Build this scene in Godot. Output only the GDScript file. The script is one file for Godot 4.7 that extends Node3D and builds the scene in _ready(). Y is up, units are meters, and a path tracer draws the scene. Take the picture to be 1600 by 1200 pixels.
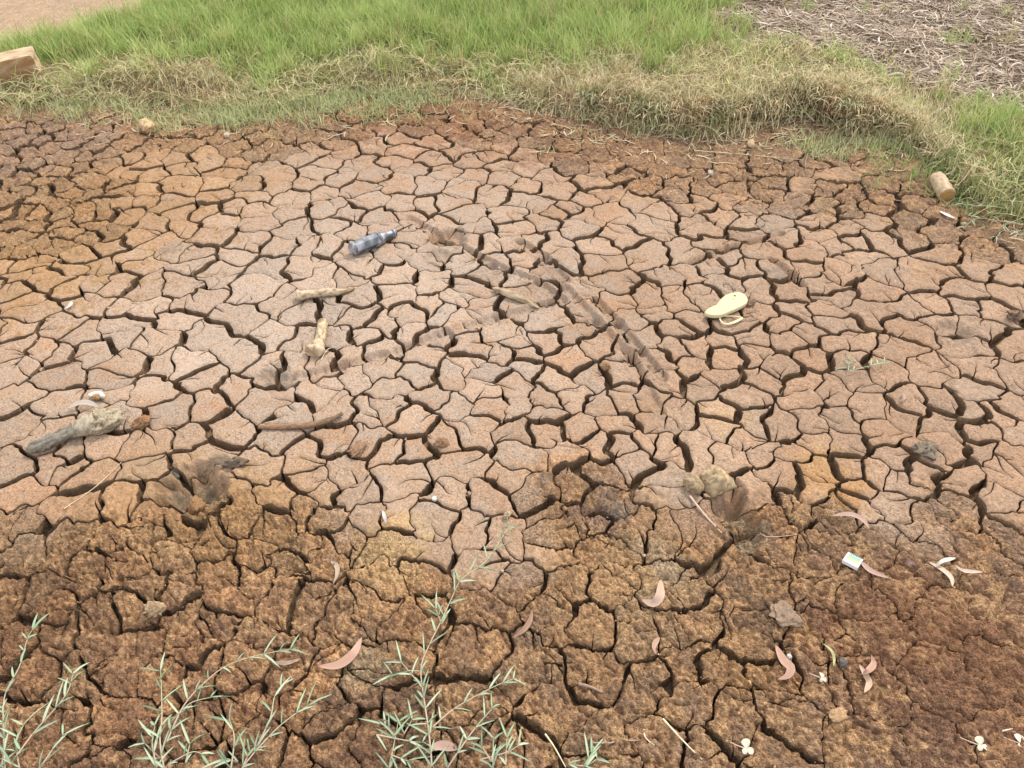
extends Node3D
# A drying mud flat below a grassy bank, seen from eye height. Metres, y up, the camera stands over the origin.

const CAM_Y := 1.5
const PITCH := 42.0
const VFOV := 53.0
const FOCAL := 1203.4            # focal length in pixels of the 1600 x 1200 photograph

var rng := RandomNumberGenerator.new()
var n_big := FastNoiseLite.new()
var n_mid := FastNoiseLite.new()
var n_fine := FastNoiseLite.new()
var n_cell := FastNoiseLite.new()
var n_warp := FastNoiseLite.new()
var n_crackle := FastNoiseLite.new()
var n_patch := FastNoiseLite.new()
var foot := PackedVector2Array()      # foot of the grassy bank: x, z
var tracks := []                      # wheel ruts: [a, b, half width, depth]
var pits := []                        # footprints: [centre, radius, depth]
var tints := []                       # patches of other mud: [centre, radius, colour, strength]
var M := {}
var used_names := {}


func _ready() -> void:
	rng.seed = 20240611
	setup_camera_and_light()
	setup_noise()
	setup_ground_data()
	setup_materials()
	build_ground()
	build_bank()
	build_grass()
	build_objects()


# ------------------------------------------------------------------ camera, sky, sun
func setup_camera_and_light() -> void:
	var cam := Camera3D.new()
	cam.name = "camera"
	cam.fov = VFOV
	cam.near = 0.05
	cam.far = 300.0
	cam.position = Vector3(0, CAM_Y, 0)
	cam.rotation_degrees = Vector3(-PITCH, 0, 0)
	add_child(cam)
	cam.current = true
	var sky_mat := ProceduralSkyMaterial.new()
	sky_mat.sky_top_color = Color(0.93, 0.95, 0.98)
	sky_mat.sky_horizon_color = Color(0.90, 0.91, 0.92)
	sky_mat.sky_curve = 0.2
	sky_mat.ground_bottom_color = Color(0.36, 0.30, 0.24)
	sky_mat.ground_horizon_color = Color(0.6, 0.56, 0.5)
	sky_mat.sun_angle_max = 1.0
	var sky := Sky.new()
	sky.sky_material = sky_mat
	var env := Environment.new()
	env.background_mode = Environment.BG_SKY
	env.sky = sky
	env.background_energy_multiplier = 0.78
	env.ambient_light_source = Environment.AMBIENT_SOURCE_SKY
	env.tonemap_mode = Environment.TONE_MAPPER_LINEAR
	env.tonemap_exposure = 2.5
	env.sdfgi_enabled = true
	env.ssao_enabled = true
	env.ssil_enabled = true
	var we := WorldEnvironment.new()
	we.name = "world_environment"
	we.environment = env
	add_child(we)
	var sun := DirectionalLight3D.new()
	sun.name = "sun"
	sun.light_energy = 0.5
	sun.light_angular_distance = 11.0
	sun.light_color = Color(1.0, 0.965, 0.91)
	sun.shadow_enabled = true
	add_child(sun)
	sun.look_at_from_position(Vector3(1.6, 3.2, -2.2), Vector3.ZERO)


func setup_noise() -> void:
	var k := 11
	for n in [n_big, n_mid, n_fine, n_warp, n_patch]:
		n.noise_type = FastNoiseLite.TYPE_SIMPLEX_SMOOTH
		n.seed = k
		n.fractal_type = FastNoiseLite.FRACTAL_FBM
		k += 7
	n_big.frequency = 1.1; n_big.fractal_octaves = 2
	n_mid.frequency = 16.0; n_mid.fractal_octaves = 3
	n_fine.frequency = 70.0; n_fine.fractal_octaves = 2
	n_warp.frequency = 9.0; n_warp.fractal_octaves = 4; n_warp.fractal_gain = 0.46
	n_patch.frequency = 2.6; n_patch.fractal_octaves = 4
	n_cell.noise_type = FastNoiseLite.TYPE_CELLULAR
	n_cell.seed = 5
	n_cell.frequency = 19.0
	n_cell.cellular_return_type = FastNoiseLite.RETURN_DISTANCE2_SUB
	n_cell.cellular_jitter = 1.0
	n_cell.fractal_type = FastNoiseLite.FRACTAL_NONE
	n_cell.domain_warp_enabled = true
	n_cell.domain_warp_amplitude = 0.02
	n_cell.domain_warp_frequency = 14.0
	n_crackle.noise_type = FastNoiseLite.TYPE_CELLULAR
	n_crackle.seed = 15
	n_crackle.frequency = 62.0
	n_crackle.cellular_return_type = FastNoiseLite.RETURN_DISTANCE2_SUB
	n_crackle.cellular_jitter = 1.0
	n_crackle.fractal_type = FastNoiseLite.FRACTAL_NONE
	n_crackle.domain_warp_enabled = true
	n_crackle.domain_warp_amplitude = 0.01
	n_crackle.domain_warp_frequency = 40.0


# ------------------------------------------------------------------ where things stand
# The point at height y that stands at a place measured on the photograph.
func gp(u: float, v: float, y := 0.0) -> Vector3:
	var a := (u - 800.0) / FOCAL
	var b := -(v - 600.0) / FOCAL
	var p := deg_to_rad(PITCH)
	var dir := Vector3(a, b * cos(p) - sin(p), -b * sin(p) - cos(p))
	var t := (y - CAM_Y) / dir.y
	return Vector3(dir.x * t, y, dir.z * t)


func g2(u: float, v: float) -> Vector2:
	var q := gp(u, v)
	return Vector2(q.x, q.z)


# A point lying on the mud, lift above its surface.
func on_mud(u: float, v: float, lift := 0.0) -> Vector3:
	var q := gp(u, v)
	for k in 3:
		q = gp(u, v, surf(q.x, q.z) + lift)
	return q


# Metres for one pixel of the photograph at that place.
func mpp(u: float, v: float) -> float:
	var q := gp(u, v)
	var p := deg_to_rad(PITCH)
	return ((CAM_Y * sin(p)) - q.z * cos(p)) / FOCAL


# The same on the bank's grass, which stands higher.
func gb(u: float, v: float) -> Vector2:
	var q := gp(u, v, 0.13)
	return Vector2(q.x, q.z)


func foot_z(x: float) -> float:
	var n := foot.size()
	if x <= foot[0].x:
		return foot[0].y
	for i in n - 1:
		if x <= foot[i + 1].x:
			var t := (x - foot[i].x) / (foot[i + 1].x - foot[i].x)
			return lerpf(foot[i].y, foot[i + 1].y, t) + 0.02 * n_mid.get_noise_2d(x * 1.3, 7.0)
	return foot[n - 1].y


func setup_ground_data() -> void:
	foot.append(Vector2(-9.0, -4.3))
	foot.append(Vector2(-3.6, -3.85))
	for q in [[0, 166], [60, 168], [120, 160], [200, 166], [290, 166], [360, 170], [420, 178], [470, 166], [520, 152], [560, 150], [600, 152], [650, 146], [700, 141], [760, 148], [820, 166], [880, 182], [950, 196], [1000, 206], [1060, 213], [1110, 216], [1160, 206], [1200, 194], [1235, 186], [1270, 190], [1320, 210], [1370, 214], [1420, 232], [1462, 262], [1500, 300], [1545, 336], [1600, 356]]:
		foot.append(g2(q[0], q[1]))
	foot.append(Vector2(2.6, -2.2))
	foot.append(Vector2(3.6, -1.2))
	foot.append(Vector2(9.0, 1.5))
	for q in [
		[[640, 338], [700, 372], [770, 412], [838, 440], [880, 470]], [[812, 378], [850, 402], [884, 440]],
		[[884, 452], [930, 500], [985, 560], [1030, 640]], [[930, 470], [965, 505], [1000, 548], [1035, 590]],
		[[620, 552], [700, 520], [780, 492], [860, 474]], [[1080, 410], [1140, 388], [1220, 365]], [[460, 592], [540, 572], [600, 556]], [[1208, 408], [1236, 428], [1252, 444]]]:
		for i in q.size() - 1:
			tracks.append([g2(q[i][0], q[i][1]), g2(q[i + 1][0], q[i + 1][1]), 0.018, 0.0135])
	for q in [[300, 768, 0.075, 0.055], [1150, 800, 0.055, 0.042], [1135, 772, 0.045, 0.03], [1168, 838, 0.04, 0.022], [700, 370, 0.06, 0.028], [935, 808, 0.05, 0.012], [1100, 985, 0.10, 0.008], [430, 596, 0.05, 0.02], [680, 404, 0.05, 0.015], [1490, 520, 0.05, 0.02], [230, 1010, 0.12, 0.012]]:
		pits.append([g2(q[0], q[1]), q[2], q[3]])
	var ochre := Color(0.36, 0.205, 0.092)
	var sand := Color(0.46, 0.295, 0.15)
	var grey := Color(0.24, 0.185, 0.14)
	var dark := Color(0.15, 0.115, 0.075)
	var red := Color(0.25, 0.12, 0.06)
	var mauve := Color(0.29, 0.185, 0.13)
	var pale := Color(0.425, 0.315, 0.235)
	for q in [
		[470, 440, 0.85, pale, 0.75], [600, 520, 0.6, pale, 0.6], [300, 470, 0.5, pale, 0.5], [640, 400, 0.5, pale, 0.5], [1450, 640, 0.6, Color(0.315, 0.20, 0.128), 0.6], [1300, 540, 0.4, Color(0.33, 0.205, 0.13), 0.5],
		[120, 330, 0.62, ochre, 0.9], [60, 420, 0.35, ochre, 0.8], [300, 260, 0.5, ochre, 0.5], [90, 130, 0.4, ochre, 0.5],
		[610, 870, 0.10, Color(0.50, 0.32, 0.155), 1.0], [622, 828, 0.06, Color(0.50, 0.32, 0.155), 0.8], [1300, 745, 0.10, Color(0.42, 0.22, 0.08), 0.9], [1285, 710, 0.07, sand, 0.5], [1130, 650, 0.07, sand, 0.6],
		[240, 770, 0.22, ochre, 0.6], [120, 880, 0.25, ochre, 0.5], [400, 800, 0.2, ochre, 0.75], [330, 830, 0.16, ochre, 0.6], [1160, 1035, 0.09, ochre, 0.7], [880, 830, 0.1, ochre, 0.7],
		[1020, 880, 0.13, sand, 0.55], [960, 930, 0.14, sand, 0.45], [1035, 870, 0.06, Color(0.42, 0.32, 0.21), 0.6], [560, 1045, 0.07, Color(0.42, 0.33, 0.21), 0.7],
		[300, 768, 0.062, dark, 1.0], [345, 722, 0.03, dark, 0.9], [430, 585, 0.05, grey, 0.9], [1155, 805, 0.05, Color(0.27, 0.20, 0.125), 1.0], [1168, 838, 0.045, Color(0.27, 0.21, 0.14), 1.0],
		[935, 808, 0.055, mauve, 1.0], [960, 800, 0.03, grey, 0.9], [1445, 705, 0.035, grey, 0.8], [700, 372, 0.06, Color(0.16, 0.11, 0.07), 0.7],
		[1215, 425, 0.05, grey, 0.7], [1510, 530, 0.05, grey, 0.5], [270, 385, 0.05, grey, 0.6], [80, 225, 0.35, mauve, 0.5], [30, 240, 0.3, mauve, 0.4],
		[1460, 1010, 0.22, red, 0.9], [1540, 1090, 0.22, red, 0.8], [1490, 1140, 0.16, Color(0.17, 0.095, 0.06), 0.6], [1380, 960, 0.14, red, 0.5],
		[900, 215, 0.4, red, 0.55], [680, 190, 0.35, Color(0.27, 0.12, 0.055), 0.7], [1180, 220, 0.4, Color(0.26, 0.15, 0.08), 0.6], [1530, 290, 0.3, red, 0.6], [540, 165, 0.3, red, 0.5],
		[150, 1080, 0.3, red, 0.45], [350, 1100, 0.25, red, 0.35], [60, 950, 0.2, Color(0.17, 0.085, 0.045), 0.6], [480, 1180, 0.15, red, 0.5], [600, 1150, 0.15, Color(0.15, 0.085, 0.05), 0.6], [1200, 950, 0.08, Color(0.13, 0.085, 0.055), 0.6]]:
		tints.append([g2(q[0], q[1]), q[2], q[3], q[4]])


# Height of the mud, without the crack pattern.
func hgt(x: float, z: float) -> float:
	var h := 0.016 * n_big.get_noise_2d(x, z)
	var e := z - foot_z(x)
	if e < 0.45:
		h += 0.03 * smoothstep(0.45, -0.1, e)
	var p := Vector2(x, z)
	for q in pits:
		var d2: float = p.distance_squared_to(q[0]) / (q[1] * q[1])
		if d2 < 4.0:
			var w := 0.35 * n_warp.get_noise_2d(x * 2.0 + 3.0, z * 2.0)
			h -= q[2] * smoothstep(1.35, 0.55, sqrt(d2) + w)
			h += 0.2 * q[2] * exp(-8.0 * pow(sqrt(d2) + w - 1.25, 2.0))
	for q in tracks:
		var a: Vector2 = q[0]
		var b: Vector2 = q[1]
		if absf(x - 0.5 * (a.x + b.x)) > 0.2 or absf(z - 0.5 * (a.y + b.y)) > 0.2:
			continue
		var c := Geometry2D.get_closest_point_to_segment(p, a, b)
		var d: float = p.distance_to(c) / q[2]
		if d < 1.7:
			var along := (c - a).length()
			h -= q[3] * smoothstep(1.1, 0.6, d) * (0.9 + 0.12 * sin(along * 430.0) + 0.5 * n_mid.get_noise_2d(x * 2.0, z * 2.0))
			h += 0.35 * q[3] * exp(-14.0 * pow(d - 1.25, 2.0))
	return h


# 1 where the mud is crumbly and broken, 0 where it lies as smooth plates.
func rough(x: float, z: float) -> float:
	var w := 0.26 * n_patch.get_noise_2d(x * 0.9 + 9.0, z * 0.9)
	var r := smoothstep(-1.34, -1.14, z + w - 0.06 * absf(x - 0.1) * 0.6)
	r *= 1.0 - smoothstep(0.24, 0.14, Vector2(x + 0.075, z + 1.19).length() + 0.3 * w)
	var e := z - foot_z(x)
	r = maxf(r, 0.8 * smoothstep(0.7 + 0.25 * smoothstep(0.0, 0.6, x), 0.3, e + 1.2 * w))
	r = maxf(r, 0.7 * smoothstep(0.75, 0.45, Vector2(x + 2.15, (z + 2.75) * 0.9).length() + w))
	r = maxf(r, 0.8 * smoothstep(0.55, 0.2, Vector2((x - 1.75) * 0.6, z + 2.75).length() + w))
	return r


func surf(x: float, z: float) -> float:
	return hgt(x, z) + micro(x, z, rough(x, z))


func micro(x: float, z: float, r: float) -> float:
	var m := n_mid.get_noise_2d(x, z)
	var f := n_fine.get_noise_2d(x, z)
	var h := 0.0024 * m + 0.0011 * f
	if r > 0.02:
		var c := n_cell.get_noise_2d(x, z) + 1.0      # 0 on the fine joints
		var k := smoothstep(0.3, 0.0, n_crackle.get_noise_2d(x, z) + 1.0)
		h += r * (0.0095 * m + 0.0052 * f - 0.0042 * k - 0.011 * smoothstep(0.16, 0.0, c) * (0.5 + 0.9 * absf(n_patch.get_noise_2d(x * 3.0, z * 3.0 + 40.0))))
	return h


const CLAY := Color(0.385, 0.262, 0.178)
const CLAY2 := Color(0.35, 0.212, 0.128)
const EARTH := Color(0.235, 0.12, 0.055)
const EARTH2 := Color(0.425, 0.25, 0.125)
const SHADED_SUBSOIL := Color(0.225, 0.142, 0.082)  # brown lower mud, with the shade inside the cracks painted into its colour

func mud_color(x: float, z: float, r: float) -> Color:
	var a := n_patch.get_noise_2d(x, z)
	var b := n_patch.get_noise_2d(x * 4.0 + 20.0, z * 4.0)
	var f := n_fine.get_noise_2d(x * 0.7 + 3.0, z * 0.7)
	var c := CLAY.lerp(CLAY2, clampf(0.4 + 1.1 * a + 0.5 * b, 0.0, 1.0))
	var e := EARTH.lerp(EARTH2, clampf(0.45 + 1.2 * b + 0.6 * a + 1.1 * f, 0.0, 1.0))
	c = c.lerp(e, clampf(r * (0.85 + 0.5 * b), 0.0, 1.0))
	var p := Vector2(x, z)
	for q in tints:
		var d: float = p.distance_to(q[0]) / q[1]
		if d < 1.6:
			var k: float = 0.85 * q[3] * smoothstep(1.3, 0.35, d + 0.8 * b + 0.55 * f)
			if k > 0.0:
				c = c.lerp(q[2], k)
	var s := 1.0 + 0.22 * f + 0.12 * b + (0.08 + 0.42 * r) * n_fine.get_noise_2d(x * 2.1 + 7.0, z * 2.1)
	return Color(c.r * s, c.g * s, c.b * s)


# ------------------------------------------------------------------ materials
func noise_bytes(seed_: int, freq: float, oct: int, kind: int, size: int) -> PackedByteArray:
	var n := FastNoiseLite.new()
	n.seed = seed_
	n.frequency = freq
	n.noise_type = kind as FastNoiseLite.NoiseType
	n.fractal_type = FastNoiseLite.FRACTAL_FBM if oct > 1 else FastNoiseLite.FRACTAL_NONE
	n.fractal_octaves = oct
	if kind == FastNoiseLite.TYPE_CELLULAR:
		n.cellular_return_type = FastNoiseLite.RETURN_DISTANCE2_SUB
		n.domain_warp_enabled = true
		n.domain_warp_amplitude = 18.0
		n.domain_warp_frequency = 0.02
	var im := n.get_seamless_image(size, size, false, false, 0.12, true)
	im.convert(Image.FORMAT_L8)
	return im.get_data()


func gray_texture(data: PackedByteArray, size: int) -> ImageTexture:
	return ImageTexture.create_from_image(Image.create_from_data(size, size, false, Image.FORMAT_L8, data))


func mat(called: String, albedo: Color, roughness: float, spec := 0.4) -> StandardMaterial3D:
	var m := StandardMaterial3D.new()
	m.resource_name = called
	m.albedo_color = albedo
	m.roughness = roughness
	m.metallic_specular = spec
	return m


func setup_materials() -> void:
	var size := 1024
	var a := noise_bytes(3, 0.09, 4, FastNoiseLite.TYPE_SIMPLEX_SMOOTH, size)
	var b := noise_bytes(8, 0.035, 1, FastNoiseLite.TYPE_CELLULAR, size)
	var c := noise_bytes(21, 0.11, 2, FastNoiseLite.TYPE_VALUE, size)
	var grain := PackedByteArray()
	var relief := PackedByteArray()
	grain.resize(size * size)
	relief.resize(size * size)
	for i in size * size:
		var g := a[i] / 255.0
		var v := c[i] / 255.0
		var k := minf(b[i] / 255.0 * 9.0, 1.0)
		var pit := clampf((0.29 - v) * 6.0, 0.0, 1.0)
		grain[i] = int(clampf(0.87 + 0.36 * (g - 0.5) - 0.13 * pit + 0.08 * (v - 0.5), 0.22, 1.0) * 255.0)
		var hair := maxf(0.0, 1.0 - b[i] / 255.0 * 22.0) * clampf((c[(i * 7) % 1024] / 255.0 - 0.35) * 6.0, 0.0, 1.0)
		relief[i] = int(clampf(0.36 + 0.45 * g + 0.1 * k - 0.30 * pit - 0.3 * hair, 0.0, 1.0) * 255.0)
	var grain_tex := gray_texture(grain, size)
	var relief_tex := gray_texture(relief, size)
	var mud := mat("mud", Color(1, 1, 1), 0.85, 0.35)
	mud.vertex_color_use_as_albedo = true
	mud.albedo_texture = grain_tex
	mud.uv1_triplanar = true
	mud.uv1_world_triplanar = true
	mud.uv1_scale = Vector3(1.5, 1.5, 1.5)
	mud.heightmap_enabled = true
	mud.heightmap_texture = relief_tex
	mud.heightmap_scale = 0.35
	M.mud = mud
	# crumbly mud: a skin of small crumbs, each of its own tone
	var fn := FastNoiseLite.new()
	fn.seed = 44
	fn.noise_type = FastNoiseLite.TYPE_CELLULAR
	fn.frequency = 0.115
	fn.fractal_type = FastNoiseLite.FRACTAL_NONE
	fn.cellular_return_type = FastNoiseLite.RETURN_CELL_VALUE
	fn.domain_warp_enabled = true
	fn.domain_warp_amplitude = 8.0
	fn.domain_warp_frequency = 0.05
	var im := fn.get_seamless_image(size, size, false, false, 0.12, true)
	im.convert(Image.FORMAT_L8)
	var tone := im.get_data()
	fn.cellular_return_type = FastNoiseLite.RETURN_DISTANCE2_SUB
	im = fn.get_seamless_image(size, size, false, false, 0.12, true)
	im.convert(Image.FORMAT_L8)
	var gaps := im.get_data()
	for i in size * size:
		var g := a[i] / 255.0
		var t := tone[i] / 255.0
		var e := minf(gaps[i] / 255.0 * 3.2, 1.0)
		var k := minf(b[i] / 255.0 * 7.0, 1.0)
		grain[i] = int(clampf(0.86 + 0.34 * (t - 0.5) + 0.55 * (g - 0.5), 0.3, 1.0) * 255.0)
		relief[i] = int(clampf(0.05 + 0.34 * e + 0.30 * k + 0.30 * g, 0.0, 1.0) * 255.0)
	var crumbly: StandardMaterial3D = mud.duplicate()
	crumbly.resource_name = "crumbly_mud"
	crumbly.albedo_texture = gray_texture(grain, size)
	crumbly.heightmap_texture = gray_texture(relief, size)
	crumbly.heightmap_scale = 0.75
	crumbly.uv1_scale = Vector3(1.75, 1.75, 1.75)
	M.crumbly = crumbly
	var soil: StandardMaterial3D = crumbly.duplicate()
	soil.uv1_scale = Vector3(2.2, 2.2, 2.2)
	soil.heightmap_scale = 0.5
	M.soil = soil
	var grass := mat("grass_blades", Color(1, 1, 1), 0.7, 0.12)
	grass.vertex_color_use_as_albedo = true
	grass.cull_mode = BaseMaterial3D.CULL_DISABLED
	grass.backlight_enabled = true
	grass.backlight = Color(0.7, 0.7, 0.6)
	M.grass = grass
	var plain := mat("dry_plant", Color(1, 1, 1), 0.75, 0.3)
	plain.vertex_color_use_as_albedo = true
	plain.cull_mode = BaseMaterial3D.CULL_DISABLED
	M.plain = plain
	var leaf := mat("fallen_leaf", Color(1, 1, 1), 0.5, 0.4)
	leaf.vertex_color_use_as_albedo = true
	leaf.cull_mode = BaseMaterial3D.CULL_DISABLED
	M.leaf = leaf
	var stone := mat("stone", Color(1, 1, 1), 0.85, 0.35)
	stone.vertex_color_use_as_albedo = true
	stone.albedo_texture = grain_tex
	stone.uv1_triplanar = true
	stone.uv1_scale = Vector3(3, 3, 3)
	stone.heightmap_enabled = true
	stone.heightmap_texture = relief_tex
	stone.heightmap_scale = 0.25
	M.stone = stone
	var bone: StandardMaterial3D = stone.duplicate()
	bone.roughness = 0.6
	bone.heightmap_scale = 0.1
	M.bone = bone


# ------------------------------------------------------------------ mesh building
class Build:
	var v := PackedVector3Array()
	var n := PackedVector3Array()
	var c := PackedColorArray()
	var i := PackedInt32Array()

	func vert(p: Vector3, col := Color(1, 1, 1)) -> int:
		v.append(p)
		n.append(Vector3.ZERO)
		c.append(col)
		return v.size() - 1

	func tri(a: int, b: int, d: int) -> void:
		var m := (v[d] - v[a]).cross(v[b] - v[a])
		n[a] += m
		n[b] += m
		n[d] += m
		i.append(a)
		i.append(b)
		i.append(d)

	func quad(a: int, b: int, d: int, e: int) -> void:
		tri(a, b, d)
		tri(a, d, e)

	func join(o: Build) -> void:
		var k := v.size()
		v.append_array(o.v)
		n.append_array(o.n)
		c.append_array(o.c)
		for q in o.i:
			i.append(q + k)

	func mesh() -> ArrayMesh:
		var nn := PackedVector3Array()
		nn.resize(n.size())
		for k in n.size():
			nn[k] = n[k].normalized() if n[k].length_squared() > 1e-24 else Vector3.UP
		var arr := []
		arr.resize(Mesh.ARRAY_MAX)
		arr[Mesh.ARRAY_VERTEX] = v
		arr[Mesh.ARRAY_NORMAL] = nn
		arr[Mesh.ARRAY_COLOR] = c
		arr[Mesh.ARRAY_INDEX] = i
		var m := ArrayMesh.new()
		m.add_surface_from_arrays(Mesh.PRIMITIVE_TRIANGLES, arr)
		return m


func numbered(called: String) -> String:
	var k: int = used_names.get(called, 0)
	used_names[called] = k + 1
	return called if k == 0 else "%s_%03d" % [called, k]


func part(called: String, b: Build, m: Material, parent: Node) -> MeshInstance3D:
	var o := MeshInstance3D.new()
	o.name = called
	o.mesh = b.mesh()
	o.material_override = m
	parent.add_child(o, true)
	return o


func thing(called: String, label: String, category: String, at := Vector3.ZERO, group := "") -> Node3D:
	var o := Node3D.new()
	o.name = numbered(called)
	o.position = at
	o.set_meta("label", label)
	o.set_meta("category", category)
	if group != "":
		o.set_meta("group", group)
	add_child(o)
	return o


# A thing that is one mesh; the mesh is given in world space and moved to its base.
func single(called: String, b: Build, m: Material, label: String, category: String, at: Vector3, group := "") -> MeshInstance3D:
	for k in b.v.size():
		b.v[k] -= at
	var o := MeshInstance3D.new()
	o.name = numbered(called)
	o.mesh = b.mesh()
	o.material_override = m
	o.position = at
	o.set_meta("label", label)
	o.set_meta("category", category)
	if group != "":
		o.set_meta("group", group)
	add_child(o)
	return o


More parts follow.
